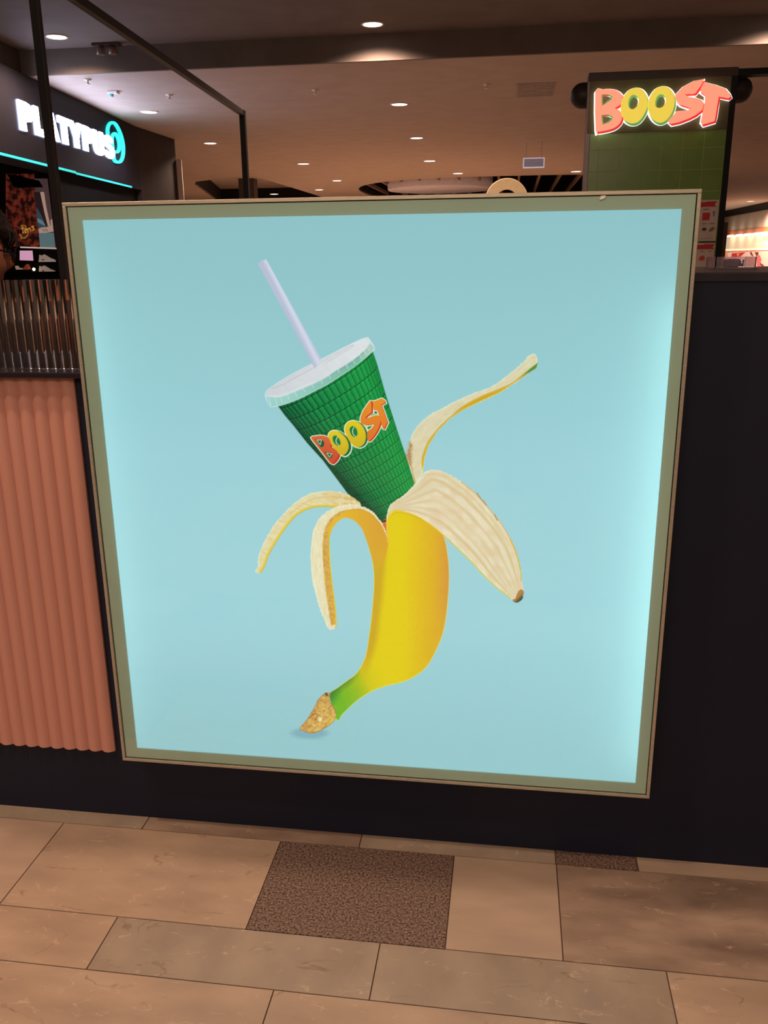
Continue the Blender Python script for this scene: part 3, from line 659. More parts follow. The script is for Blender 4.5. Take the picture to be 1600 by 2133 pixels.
# big right peel
P5 = spline([(806, 1088), (807.6, 1064), (817, 1048), (840, 1032.5), (864, 1009), (881, 988), (893, 979.5), (911, 978.7), (935, 988), (961, 1003.6), (990, 1027), (1016, 1056), (1042.6, 1087.7), (1063.6, 1122), (1077, 1153), (1084.6, 1187.4), (1087, 1211), (1091, 1232), (1086, 1250), (1074, 1254), (1063.6, 1245), (1037, 1224), (1011, 1200.6), (979.6, 1166.4), (948, 1135), (922, 1112), (893, 1090), (866.7, 1074), (840, 1066), (822, 1064.5), (811, 1074)], 4)
P5_low = opensp([(806, 1088), (811, 1074), (822, 1064.5), (840, 1066), (866.7, 1074), (893, 1090), (922, 1112), (948, 1135), (979.6, 1166.4), (1011, 1200.6), (1037, 1224), (1063.6, 1245), (1078, 1254)], 3)
P5_up = opensp([(807, 1085), (809, 1064), (817, 1048), (840, 1032.5), (864, 1009), (881, 988), (893, 979.5), (911, 978.7), (935, 988), (961, 1003.6), (990, 1027), (1016, 1056), (1042.6, 1087.7), (1063.6, 1122), (1077, 1153), (1084.6, 1187.4), (1087, 1211), (1090, 1240)], 3)
c5 = c_band(P5_low, P5_up, 71, lines=((.16, .03, .55), (.30, .03, .4), (.45, .05, .3), (.62, .03, .45), (.80, .035, .5), (.9, .02, .3)), k=17, amt=.42)
def c_p5(x, y, d):
    b_ = c5(x, y, d); b_ = mixc(b_, C(222, 184, 150), np.clip(vnoise(x, y, 15, 75) * .8 - .15, 0, .3))
    return b_
fill(P5, c_p5, rough=1.0)
# yellow lower-left rim of that peel and brown right rim
stroke(opensp([(808, 1084), (812, 1069), (824, 1063.5), (842, 1066), (868, 1075), (894, 1091), (922, 1113), (948, 1137), (980, 1168), (1012, 1202), (1038, 1226), (1064, 1246)]), 2.4, (224, 190, 62), soft=1.0, alpha=.9)
stroke(opensp([(815, 1073), (826, 1068), (846, 1070), (868, 1078), (880, 1084)]), 2.0, (206, 158, 44), soft=1.4, alpha=.55)
stroke(opensp([(961, 1004), (990, 1027.5), (1016, 1056.5), (1042, 1088), (1063, 1122), (1076, 1153), (1084, 1187)]), 1.8, (206, 150, 70), soft=.8, alpha=.85)
stroke(opensp([(1063, 1124), (1076, 1155), (1084, 1187), (1086, 1210)]), 2.2, (214, 176, 60), soft=.8, alpha=.9)
stroke(opensp([(880, 990), (905, 986), (935, 997), (965, 1018), (1000, 1052), (1035, 1098), (1058, 1145), (1072, 1195)]), 1.5, (214, 190, 128), soft=1.4, alpha=.7)
for q in [((994, 1027), (1002, 1040)), ((1006, 1042), (1013, 1052)), ((1030, 1072), (1036, 1084))]: stroke(q, 2.0, (176, 116, 58), soft=1.0, alpha=.8)
fill(spline([(1074, 1246), (1078, 1236), (1084, 1228), (1091, 1232), (1087, 1250), (1074, 1255), (1067, 1250)], 4), lambda x, y, d: mixc(C(176, 128, 72), C(70, 74, 52), (x - 1074) / 11 + (y - 1248) / 10), soft=.8, rough=.8)
# dried stem end
TIP = spline([(688, 1442.5), (675, 1445), (663, 1457), (656, 1471), (645, 1490), (637, 1502), (624, 1517), (634.6, 1524), (649, 1528), (665.5, 1523), (682, 1514), (696, 1502), (701, 1487.6), (694, 1471), (686, 1459), (687, 1449.6)], 3)
def c_tip(x, y, d):
    rr_ = np.hypot((x - 662) * .8, y - 1490); a_ = np.arctan2(y - 1490, x - 662)
    n = np.sin(rr_ * .5 + 2.6 * np.sin(a_ * 2 + 1) + 4 * vnoise(x, y, 9, 81)) * .3 + vnoise(x, y, 4.5, 82) * .55 + vnoise(x, y, 2, 83) * .2
    b_ = mixc(C(224, 186, 104), C(172, 112, 54), .35 + n * .5)
    b_ = mixc(b_, C(226, 196, 70), np.clip((x - 676) / 16, 0, 1) * np.clip((y - 1488) / 14, 0, 1) * .7)
    return mixc(C(160, 96, 58), b_, np.clip(-d / 1.8, 0, 1))
fill(TIP, c_tip, rough=.7)
fill([(676, 1444), (681, 1443), (684, 1450), (680, 1449)], (60, 84, 40), soft=.8)
stroke(opensp([(644, 1497), (652, 1488), (662, 1489), (656, 1500)]), 2, (140, 72, 40), soft=1, alpha=.7)
fill(spline([(663, 1497), (669, 1494), (671, 1500), (665, 1503)], 3), (240, 222, 170), soft=1.2)

me = bpy.data.meshes.new('poster_print')
me.vertices.add(nx * nz); me.vertices.foreach_set('co', W.astype(np.float32).ravel())
I = (np.arange(nz - 1)[:, None] * nx + np.arange(nx - 1)[None, :]).ravel()
quads = np.stack([I, I + 1, I + nx + 1, I + nx], 1).astype(np.int32); nq = len(quads)
me.loops.add(nq * 4); me.loops.foreach_set('vertex_index', quads.ravel())
me.polygons.add(nq); me.polygons.foreach_set('loop_start', np.arange(0, nq * 4, 4, dtype=np.int32)); me.polygons.foreach_set('loop_total', np.full(nq, 4, dtype=np.int32))
me.update(calc_edges=True); me.validate()
at = me.color_attributes.new('print', 'FLOAT_COLOR', 'POINT')
at.data.foreach_set('color', np.concatenate([lin(np.clip(RGB, 0, 255)), np.ones((nx * nz, 1))], 1).astype(np.float32).ravel())
M_print = bpy.data.materials.new('backlit_print'); M_print.use_nodes = True; nt = M_print.node_tree; nt.nodes.clear()
o_ = nt.nodes.new('ShaderNodeOutputMaterial'); a_ = nt.nodes.new('ShaderNodeVertexColor'); a_.layer_name = 'print'
em = nt.nodes.new('ShaderNodeEmission'); em.inputs[1].default_value = 1.08
tl = nt.nodes.new('ShaderNodeBsdfTranslucent'); ad = nt.nodes.new('ShaderNodeAddShader')
nt.links.new(a_.outputs[0], em.inputs[0]); nt.links.new(a_.outputs[0], tl.inputs[0]); nt.links.new(em.outputs[0], ad.inputs[0]); nt.links.new(tl.outputs[0], ad.inputs[1]); nt.links.new(ad.outputs[0], o_.inputs[0])
me.materials.append(M_print)
pr = bpy.data.objects.new('poster_print', me); COL.objects.link(pr); pr.parent = t; pr['label'] = 'backlit print of a green cup in a peeled banana'
# LED strips inside the box, behind the print, at its two sides and faintly at top and bottom
LEDC = (0.72, 0.98, 1.0)
Zm = (IZ0 + IZ1) / 2; HZ = IZ1 - IZ0
area('led_strip', (IX0 - .004, -0.012, Zm - .02), (PI / 2, 0, 0), 0.012, HZ * .96, 0.8, LEDC, t)
area('led_strip', (IX1 + .004, -0.012, Zm - .06), (PI / 2, 0, 0), 0.012, HZ * .86, 1.6, LEDC, t)
area('led_strip', ((IX0 + IX1) / 2, -0.012, IZ0 - .006), (PI / 2, 0, 0), (IX1 - IX0) * .9, 0.010, 0.18, LEDC, t)
rel(t)
# a clear chip of tape on the pane
q = onY(1258, 411, YFR - .0001)
b = MB(); b.prism([onY(1249, 415, YFR - .0003), onY(1252, 408, YFR - .0003), onY(1262, 407, YFR - .0003), onY(1261, 412, YFR - .0003), onY(1253, 416, YFR - .0003)], (0, .0018, 0))
tag(b.build('tape_scrap', mat('white_tape', (232, 232, 222), .5)), 'tiny white tape scrap on the panel border at top right', 'tape')

# clear container on the counter
M_acr = mat('clear_acrylic', (225, 215, 220), 0.05, trans=.95, ior=1.3)
xa, xb = 0.425, 0.508
t = thing('plastic_tray', 'clear plastic tray with a lid on the counter top by the pillar', 'plastic tray', ((xa + xb) / 2, .38, CT))
y0, y1, z0, z1 = .35, .44, CT + .001, 1.243
b = MB(); b.box(xa, xb, y0, y0 + .002, z0, z1).box(xa, xb, y1 - .002, y1, z0, z1).box(xa, xa + .002, y0, y1, z0, z1).box(xb - .002, xb, y0, y1, z0, z1)
b.build('tray_wall', M_acr, t)
MB().box(xa - .003, xb + .006, y0 - .004, y1 + .004, CT, z0 + .003).build('tray_base', M_acr, t, bevel=.001)
MB().box(xa + .03, xb - .028, y0 + .02, y1 - .02, z0 + .003, z1 - .004).build('divider', mat('purple_plastic', (84, 62, 84), .15), t, bevel=.003)
MB().tube([(xa + .056, y0 + .012, z0 + .004), (xa + .057, y0 + .012, z1 - .006)], .0045, 10).build('foil_cap', mat('silver_foil', (200, 200, 225), .15, 1), t)
rel(t)

# ================================================================ BLACK FRAME (posts and beam)
t = thing('post_frame', 'black square tube frame of two posts joined by a long beam', 'frame', (-2.28, 4.5, 0))
def bar(p, q, w_):
    b = MB(); b.tube([p, q], w_ * .7071, 4); 
    for i in range(len(b.sm)): b.sm[i] = False
    return b
HB = 2.52
pn = (-2.155, 2.45); pf = (-2.428, 6.5)
b = MB(); b.box(pn[0] - .02, pn[0] + .02, pn[1] - .012, pn[1] + .02, 0, HB); b.build('post', M_blacktube, t, bevel=.002)
b = MB(); b.box(pf[0] - .025, pf[0] + .025, pf[1] - .025, pf[1] + .025, 0, HB); b.build('post', M_blacktube, t, bevel=.002)
b = MB(); b.prism([(pn[0] - .02, pn[1] + .02, HB - .045), (pn[0] + .02, pn[1] + .02, HB - .045), (pn[0] + .02, pn[1] + .02, HB), (pn[0] - .02, pn[1] + .02, HB)], (pf[0] - pn[0], pf[1] - pn[1] - .045, 0)); b.build('beam', M_blacktube, t, bevel=.002)
rel(t)

# ================================================================ SHOP WITH WHITE LETTERS (left)
WA = np.array([-5.872, 9.257]); WB = np.array([-6.31, 13.316]); WD = (WB - WA) / np.linalg.norm(WB - WA); WN = np.array([WD[1], -WD[0]])   # WN points to the mall
def onW(px, py, off=0.0):
    v = ray(px, py); nn = np.array([WB[1] - WA[1], -(WB[0] - WA[0])]); nn /= np.linalg.norm(nn); A = WA + WN * off
    tt = ((A - CAM[:2]) @ nn) / (v[:2] @ nn); p = CAM + v * tt; return p
def wpt(s, z, off=0.0):
    p = WA + WD * s + WN * off; return (float(p[0]), float(p[1]), float(z))
def wbox(b, s0, s1, z0, z1, o0, o1, mi=0):
    vs = [wpt(s, z, o) for s in (s0, s1) for o in (o0, o1) for z in (z0, z1)]
    return b.add(vs, [(0, 1, 3, 2), (4, 6, 7, 5), (0, 4, 5, 1), (2, 3, 7, 6), (0, 2, 6, 4), (1, 5, 7, 3)], mi)
def s_of(px, py): p = onW(px, py); return float((p[:2] - WA) @ WD)
t = thing('shop_facade', 'charcoal shop front with a deep sign board at the left', 'shop front', wpt(2, 0, -.2))
sE = 4.10
b = MB(); wbox(b, -4.5, sE, 2.40, H2 - .004, -.35, 0.0); b.build('sign_board', M_fascia, t)
b = MB(); wbox(b, -4.5, -.12, H2 - .004, H1 - .004, -.35, -.08); b.build('upper_board', M_brown, t)
sw = float((onW(119, 460, -.08)[:2] - WA) @ WD); b = MB(); wbox(b, sw, sE, 0, 2.40, -.12, -.08); b.build('dark_wall', M_dark, t)
b = MB(); p = wpt(sE, 0, 0)
b.add([wpt(sE, z, o) for z in (0, H2 - .004) for o in (0, -.35)] + [(p[0] + .02, 15.0, z) for z in (0, H2 - .004)] + [(p[0] - .4, 15.0, z) for z in (0, H2 - .004)], [(0, 2, 5, 4), (1, 3, 7, 6), (0, 1, 6, 4), (2, 3, 7, 5), (4, 5, 7, 6), (0, 1, 3, 2)])
b.build('end_pier', mat('dark_pier', (42, 35, 34), .6, spec=.2, c2=(50, 41, 39), scale=5, stretch=(6, 6, .5)), t)
b = MB(); b.box(p[0] - .02, p[0] + .12, 15.0, 15.03, 1.8, 3.05); b.build('end_glass', mat('pale_end_glass', (190, 170, 150), .2), t)
rel(t)
# turquoise line of light under the sign board
b = MB(); wbox(b, -4.5, .12, 2.405, 2.432, .0, .012); wbox(b, .14, 1.1, 2.405, 2.432, .0, .012); wbox(b, 1.12, 3.55, 2.395, 2.42, 0, .012)
tag(b.build('light_strip', mat('turquoise_light', (40, 205, 205), .4, emit=.9, ecol=(60, 214, 212))), 'thin turquoise light strip along the bottom of the shop sign board', 'light strip')
# white lit letters
M_wlet = mat('white_lit_letter', (250, 248, 255), .4, emit=27.0, ecol=(210, 220, 255))
M_wside = mat('letter_side', (190, 200, 230), .4, emit=1.4, ecol=(200, 215, 255))
t = thing('shop_name_sign', 'white lit letters PLATYPUS on the charcoal sign board', 'shop sign', wpt(1.2, 2.73, .03))
zb_, zt_ = 2.742, 3.075
def midy(px): return 238 + (px - 40) * (309 - 238) / 195
def letter(name, px0, px1, outer, holes=()):
    s0 = s_of(px0, midy(px0)); s1 = s_of(px1, midy(px1))
    gp = .035; s1 -= (s1 - s0) * gp
    f = lambda u, v: wpt(s0 + (s1 - s0) * u, zt_ + (zb_ - zt_) * v, .026)
    o = holed(name, outer, holes, f, (-WN[0] * .02, -WN[1] * .02, 0), [M_wlet, M_wside], t)
    for p in o.data.polygons:
        if abs(p.normal.x * WN[0] + p.normal.y * WN[1]) < .5: p.material_index = 1
    return o
letter('letter_p', 36, 67, [(0, 0), (.55, 0), (.8, .04), (.96, .16), (1, .32), (.95, .5), (.8, .62), (.55, .66), (.42, .66), (.42, 1), (0, 1)], [[(.42, .24), (.42, .42), (.52, .42), (.6, .38), (.62, .33), (.6, .27), (.52, .24)]])
letter('letter_l', 68, 90, [(0, 0), (.48, 0), (.48, .74), (1, .74), (1, 1), (0, 1)])
letter('letter_a', 90, 120, [(.32, 0), (.68, 0), (1, 1), (.66, 1), (.61, .82), (.39, .82), (.34, 1), (0, 1)], [[(.44, .6), (.56, .6), (.5, .3)]])
letter('letter_t', 119, 144, [(0, 0), (1, 0), (1, .26), (.74, .26), (.74, 1), (.28, 1), (.28, .26), (0, .26)])
letter('letter_y', 143, 169, [(0, 0), (.34, 0), (.5, .34), (.66, 0), (1, 0), (.7, .62), (.7, 1), (.32, 1), (.32, .62)])
letter('letter_p', 170, 192, [(0, 0), (.55, 0), (.8, .04), (.96, .16), (1, .32), (.95, .5), (.8, .62), (.55, .66), (.42, .66), (.42, 1), (0, 1)], [[(.42, .24), (.42, .42), (.52, .42), (.6, .38), (.62, .33), (.6, .27), (.52, .24)]])
letter('letter_u', 192, 214, [(0, 0), (.38, 0), (.38, .66), (.42, .74), (.5, .77), (.58, .74), (.62, .66), (.62, 0), (1, 0), (1, .68), (.94, .86), (.78, .97), (.5, 1.01), (.22, .97), (.06, .86), (0, .68)])
letter('letter_s', 214, 236, [(.95, .2), (.82, .07), (.5, -.01), (.2, .05), (.03, .2), (.03, .38), (.15, .5), (.55, .62), (.62, .7), (.55, .76), (.4, .75), (.15, .66), (.0, .84), (.2, .96), (.5, 1.01), (.82, .95), (1, .78), (1, .6), (.86, .47), (.45, .34), (.4, .28), (.47, .24), (.6, .26), (.78, .34)])
rel(t)
# turquoise spiral logo: one stroke of tube with a flat face
def ribbon(P, wd):
    P = opensp(P, 6); n = len(P); L = []; R = []
    for i in range(n):
        d = P[min(i + 1, n - 1)] - P[max(i - 1, 0)]; d /= np.linalg.norm(d); nn = np.array([-d[1], d[0]]); L.append(P[i] + nn * wd / 2); R.append(P[i] - nn * wd / 2)
    return L + R[::-1]
zo = (0, 180); LG = [(1205, 535), (1202, 480), (1215, 430), (1245, 402), (1285, 415), (1325, 480), (1358, 570), (1376, 670), (1372, 770), (1350, 828), (1322, 842), (1282, 828), (1268, 780), (1256, 680), (1250, 590), (1262, 535), (1288, 525), (1315, 570), (1332, 640), (1328, 700), (1310, 728), (1292, 726)]
rb = ribbon([(x / 5.333, 180 + y / 5.333) for x, y in LG], 5.6)
def fW(px, py): p = onW(px, py, .026); return (p[0], p[1], p[2])
# fill the ribbon as quads
b = MB(); n2 = len(rb) // 2; L = rb[:n2]; R = rb[n2:][::-1]
for i in range(n2 - 1):
    q = [fW(*L[i]), fW(*L[i + 1]), fW(*R[i + 1]), fW(*R[i])]; off = np.array([-WN[0] * .02, -WN[1] * .02, 0])
    b.add(q + [np.array(p) + off for p in q], [(0, 1, 2, 3), (7, 6, 5, 4), (0, 1, 5, 4), (3, 2, 6, 7)] + ([(0, 3, 7, 4)] if i == 0 else []) + ([(1, 2, 6, 5)] if i == n2 - 2 else []))
tag(b.build('spiral_logo', mat('turquoise_logo', (40, 215, 210), .4, emit=1.6, ecol=(40, 205, 205))), 'turquoise lit spiral logo after the white shop letters', 'logo sign')

# inside of that shop: posters, screen and shoes on a dark display wall facing the mall hall
YS = 12.0
t = thing('display_wall', 'dark display wall inside the shop at the far left', 'display wall', (-8.2, YS + .1, 0))
MB().box(-12, -6.65, YS + .02, YS + .12, 0, 3.3).build('panel', M_black, t)
p0 = onY(0, 560, YS); 
MB().box(-9.6, -7.2, YS - .22, YS + .02, onY(40, 566, YS)[2] - .03, onY(40, 566, YS)[2]).build('shelf', M_dark, t)
rel(t)
def flat(b, P, y, th, mi): b.prism([onY(px, py, y) for px, py in P], (0, th, 0), mi)
# dark red checked poster
t = thing('footwear_poster', 'dark red mottled poster with yellow letters, behind the person', 'poster', onY(55, 515, YS))
mR = mat('mottled_red_print', (56, 20, 20), .5, c2=(190, 80, 56), scale=11, detail=1.5, emit=.0, lo=.42, hi=.62)
nt = mR.node_tree; bb = nt.nodes['Principled BSDF']; src = bb.inputs['Base Color'].links[0].from_socket; nt.links.new(src, bb.inputs['Emission Color']); bb.inputs['Emission Strength'].default_value = .16
b = MB(); flat(b, [(12, 362), (70, 362), (83, 515), (12, 513)], YS, .018, 0); b.build('poster_sheet', mR, t)
mY = mat('yellow_print', (214, 178, 84), .5, emit=.3)
b = MB()
zc, zs = (0, 400), 10.0
def zf(P): return [(zc[0] + x / zs, zc[1] + y / zs) for x, y in P]
def lstroke(b, P, wd, y, th, mi=0):
    P = [np.array(p, float) for p in P]
    for a, c in zip(P[:-1], P[1:]):
        d = (c - a) / np.linalg.norm(c - a); nn = np.array([-d[1], d[0]]) * wd / 2; e = d * wd / 2
        flat(b, [a + nn - e, c + nn + e, c - nn + e, a - nn - e], y, th, mi)
K = YS - .003
for P in ([(470, 720), (480, 840), (500, 850)], [(445, 770), (500, 750)],                                                        # t
          [(515, 810), (555, 790), (545, 765), (520, 775), (520, 820), (535, 845), (565, 830)],                                   # e
          [(585, 830), (575, 760)], [(580, 780), (610, 755), (625, 765), (635, 810)],                                             # n
          [(705, 715), (680, 710), (665, 725), (675, 745), (700, 750), (708, 775), (690, 795), (662, 795)]):                      # s
    lstroke(b, zf(P), 2.0, K, .003)
for P in ([(400, 880), (440, 930), (500, 950), (560, 910), (590, 850)], [(410, 880), (450, 970), (520, 970), (570, 920)], [(440, 700), (490, 690), (540, 710)], [(440, 700), (450, 760)], [(540, 710), (530, 740)]):
    lstroke(b, zf(P), 1.0, K, .003)
b.build('poster_lettering', mY, t); rel(t)
# sneaker poster
t = thing('sneaker_poster', 'blue poster of a leg in a white sneaker, right of the red poster', 'poster', onY(98, 516, YS))
b = MB()
mS = [mat('print_mauve', (120, 92, 94), .5, emit=.25), mat('print_blue', (66, 100, 122), .5, emit=.35), mat('print_teal', (112, 142, 150), .5, emit=.42), mat('print_pale', (212, 176, 160), .5, emit=.45), mat('print_dark', (84, 62, 68), .5, emit=.12), mat('print_lightblue', (120, 160, 176), .5, emit=.4)]
flat(b, [(70, 372), (98, 372), (116, 516), (83, 515)], YS + .001, .015, 0)
flat(b, zf([(750, 330), (790, 360), (940, 690), (960, 720), (820, 750), (760, 520)]), YS, .002, 1)
flat(b, zf([(765, 540), (880, 590), (945, 690), (920, 700), (785, 630)]), YS - .001, .002, 5)
flat(b, zf([(700, 0), (840, 0), (920, 350), (1000, 700), (950, 700), (860, 480), (750, 300)]), YS - .002, .002, 4)
flat(b, zf([(835, 0), (915, 0), (960, 300), (1045, 690), (1000, 720), (930, 450)]), YS - .003, .002, 3)
flat(b, zf([(800, 765), (880, 735), (990, 730), (1060, 690), (1050, 590), (1085, 560), (1115, 820), (960, 850), (810, 855)]), YS - .004, .002, 3)
flat(b, zf([(805, 855), (1115, 845), (1150, 1165), (835, 1150)]), YS - .002, .002, 2)
for x in (885, 925, 965): lstroke(b, zf([(x, 770), (x + 28, 815)]), .9, YS - .006, .002, 4)
b.build('poster_sheet', mS, t)
MB().prism([onY(42, 513.5, YS - .01), onY(115.5, 516, YS - .01), onY(116, 519, YS - .01), onY(42, 516.5, YS - .01)], (0, .03, 0)).build('light_rail', mat('pale_rail', (226, 205, 195), .4, emit=.5), t)
rel(t)
t = thing('display_screen', 'small pink lit screen under the red poster', 'screen', onY(55, 543, YS - .03))
b = MB(); flat(b, [(39, 521), (69, 521), (71, 544), (39, 543)], YS - .03, .045, 0); b.build('screen_body', M_black, t)
b = MB(); flat(b, [(41, 522), (67.5, 522), (69.5, 543), (41, 542)], YS - .034, .003, 0); b.build('screen_face', mat('pink_screen', (214, 158, 188), .3, c2=(226, 178, 196), scale=6, emit=.75, ecol=(216, 160, 190)), t); rel(t)
# shoes
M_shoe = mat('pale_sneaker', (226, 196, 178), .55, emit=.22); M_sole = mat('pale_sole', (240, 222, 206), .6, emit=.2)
def make_shoe(label):
    t = thing('sneaker', label, 'shoe', (0, 0, 0), 'pale sneakers on the shop wall')
    prof = [(-.14, .02, .030), (-.13, .10, .032), (-.125, .125, .034), (-.09, .105, .036), (-.055, .125, .036), (-.03, .125, .036), (.02, .095, .038), (.07, .062, .042), (.115, .05, .044), (.145, .030, .034), (.15, .018, .015)]
    vs = []; fs = []
    for x, h, w_ in prof:
        for a in range(9):
            th = PI * a / 8; vs.append((x, -math.cos(th) * w_, .018 + (h - .018) * math.sin(th) ** .6))
    for i in range(len(prof) - 1):
        for a in range(8): fs.append((i * 9 + a, i * 9 + a + 1, (i + 1) * 9 + a + 1, (i + 1) * 9 + a))
    fs += [list(range(9)), list(range(len(vs) - 9, len(vs)))] + [[i * 9 for i in range(len(prof))] + [i * 9 + 8 for i in range(len(prof) - 1, -1, -1)]]
    MB().add(vs, fs, 0, True).build('upper', M_shoe, t)
    b = MB(); P = [(-.145, -.032), (-.05, -.034), (.06, -.044), (.13, -.04), (.155, -.015), (.155, .015), (.13, .04), (.06, .044), (-.05, .034), (-.145, .032)]
    b.prism([(x, y, 0) for x, y in P], (0, 0, .022)); b.build('sole', M_sole, t, bevel=.004)
    MB().box(-.075, -.035, -.040, -.0345, .03, .045).build('side_mark', M_brown, t)
    return t
s1 = make_shoe('pale sneaker on the dark wall, upper of the two')
q = onY(98.5, 545.5, YS - .05); s1.location = (q[0], YS - .05, q[2]); s1.scale = (.92, .92, .92)
s2 = s1.copy(); COL.objects.link(s2)
for c in s1.children: k = c.copy(); COL.objects.link(k); k.parent = s2
s2['label'] = 'pale sneaker on the dark wall, lower of the two'
q = onY(98.5, 568.5, YS - .05); s2.location = (q[0], YS - .05, q[2])
for s in (s1, s2):
    L = s.location; MB().box(L.x - .13, L.x + .13, YS - .09, YS + .02, L.z - .008, L.z).build('shoe_shelf', M_dark)
sh_ = [o for o in COL.objects if o.name.startswith('shoe_shelf')]
tag(sh_[0], 'thin dark shelf under the upper pale sneaker', 'shelf'); tag(sh_[1], 'thin dark shelf under the lower pale sneaker', 'shelf')
# orange and white shoe on the shelf
q = onY(45, 562, YS - .1)
t = thing('orange_shoe', 'white and orange trainer on the shelf under the pink screen', 'shoe', q)
b = MB(); b.prism([onY(*p, YS - .14) for p in zf([(305, 1540), (330, 1535), (360, 1580), (440, 1590), (470, 1610), (330, 1618)])], (0, .08, 0)); b.build('shoe_toe', M_shoe, t, bevel=.006)
b = MB(); b.prism([onY(*p, YS - .15) for p in zf([(465, 1600), (545, 1500), (590, 1605), (540, 1618), (470, 1616)])], (0, .09, 0)); b.build('shoe_heel', mat('orange_fabric', (196, 92, 50), .6, emit=.15), t, bevel=.006); rel(t)
q = onY(70.5, 561, YS - .12)
t = thing('shelf_lamp', 'tiny glowing bulb lamp on the shop shelf', 'lamp', (q[0], q[1], onY(70, 566, YS - .12)[2]))
MB().lathe([(.022, 0), (.01, .006), (.006, .012)], tuple(t.location), 12).build('lamp_foot', M_dark, t)
MB().lathe([(.002, -.025), (.018, -.018), (.026, 0), (.018, .018), (.002, .026)], q, 16).build('lamp_bulb', mat('warm_bulb', (255, 240, 210), .3, emit=3.0, ecol=(255, 240, 205)), t); rel(t)
MB().box(-9.2, -8.7, 11.2, 11.9, 0, 3.2).build('side_column', mat('shop_column', (92, 68, 58), .6))
tag(bpy.data.objects['side_column'], 'brown column inside the shop at the left edge', 'column')
q = onY(28, 368, 11.6); t = thing('track_speaker', 'black box shaped fitting hanging above the red poster', 'fitting', (q[0] + .05, 11.6, q[2]))
b = MB(); b.prism([onY(*p, 11.5) for p in [(15, 362), (67, 374), (76, 388), (28, 390)]], (0, .2, 0)); b.build('fitting_body', M_dark, t)
MB().tube([(q[0] + .1, 11.6, q[2]), (q[0] + .1, 11.6, H1 - .3)], .01, 8).build('hanger', M_dark, t); rel(t)
area('shop_glow', (-8.3, 10.2, 2.35), (math.radians(-70), 0, 0), 1.6, .5, 22, (1, .75, .62))

# ================================================================ GREEN TILED PILLAR WITH SIGN
YP0 = 4.4; PX0, PX1, PT = 0.436, 1.314, 2.333
M_tile = mat('olive_green_tile', (112, 146, 60), 0.25, c2=(119, 153, 66), scale=9, bump=.1)
M_tilegr = mat('pale_green_grout', (176, 180, 104), .7)
M_head = mat('olive_sign_panel', (86, 78, 46), 0.5, c2=(92, 84, 50), scale=4)
t = thing('tiled_pillar', 'square pillar clad in olive green tiles carrying the BOOST sign', 'pillar', ((PX0 + PX1) / 2, YP0 + .4, 0))
b = MB(); b.box(PX0 + .02, PX1 - .02, YP0 + .0015, YP0 + .10, 0, 1.985, 1); ts = .128; g = .004
z = 1.983
row = 0
while z > .05:
    x = PX0 + .02
    first = .058 + .0 * row
    while x < PX1 - .035:
        xe = min(x + (first if x == PX0 + .02 else ts), PX1 - .034); h = .097 if row == 0 else ts
        b.box(x + g / 2, xe - g / 2, YP0, YP0 + .008, z - h + g / 2, z - g / 2, 0); x = xe
    z -= h; row += 1
b.build('tile_cladding', [M_tile, M_tilegr], t)
MB().box(PX0, PX1 - .03, YP0 - .008, YP0 + .10, 1.985, PT - .05).build('sign_backing', M_head, t)
MB().box(PX0 - .006, PX1 + .004, YP0 - .012, YP0 + .106, PT - .05, PT).build('top_cap', mat('dark_brown_cap', (58, 42, 36), .5), t, bevel=.003)
MB().box(PX0 - .006, PX0 + .018, YP0 - .004, YP0 + .10, 0, PT - .05).build('edge_trim', mat('grey_metal_trim', (110, 98, 100), .35, .5), t)
MB().box(PX1 - .033, PX1 + .002, YP0 - .012, YP0 + .10, 0, PT - .05).build('edge_trim', M_black, t)
rel(t)
b = MB(); xs = np.linspace(0, 1, 9); path = []; rad = []
for a in np.linspace(0, PI / 2, 6)[1:]: path.append((.335 + .078 * math.sin(0) + .072 * (1 - math.cos(a)), YP0 + .22, 2.24)); rad.append(.078 * math.sin(a))
for a in np.linspace(PI / 2, 0, 6)[:-1]: path.append((1.46 - .072 * (1 - math.cos(a)), YP0 + .22, 2.24)); rad.append(.078 * math.sin(a))
path[0] = (path[0][0], path[0][1], path[0][2])
b.tube(path, rad, 24)
tag(b.build('rounded_beam', mat('dark_bronze', (52, 42, 38), .5)), 'dark rounded beam passing behind the pillar top', 'beam')
MB().box(PX1 + .006, 3.2, YP0 + .0, YP0 + .1, 2.29, 2.325).build('canopy_rail', M_black)
tag(bpy.data.objects['canopy_rail'], 'thin dark rail running right from the pillar top', 'rail')
MB().box(1.36, 1.46, 6.0, 6.2, 0, 1.62).build('brown_post', mat('brown_post_paint', (88, 56, 50), .6))
bp_ = bpy.data.objects['brown_post']; q0 = onY(1497, 463, 6.0); q1 = onY(1517, 463, 6.0)
bpy.data.objects.remove(bp_); bp_ = MB().box(q0[0] - .1, q1[0], 6.0, 6.15, 0, q1[2]).build('brown_post', mat('brown_post_paint', (88, 56, 50), .6))
tag(bp_, 'dark brown post just right of the pillar, lit shop behind', 'post')

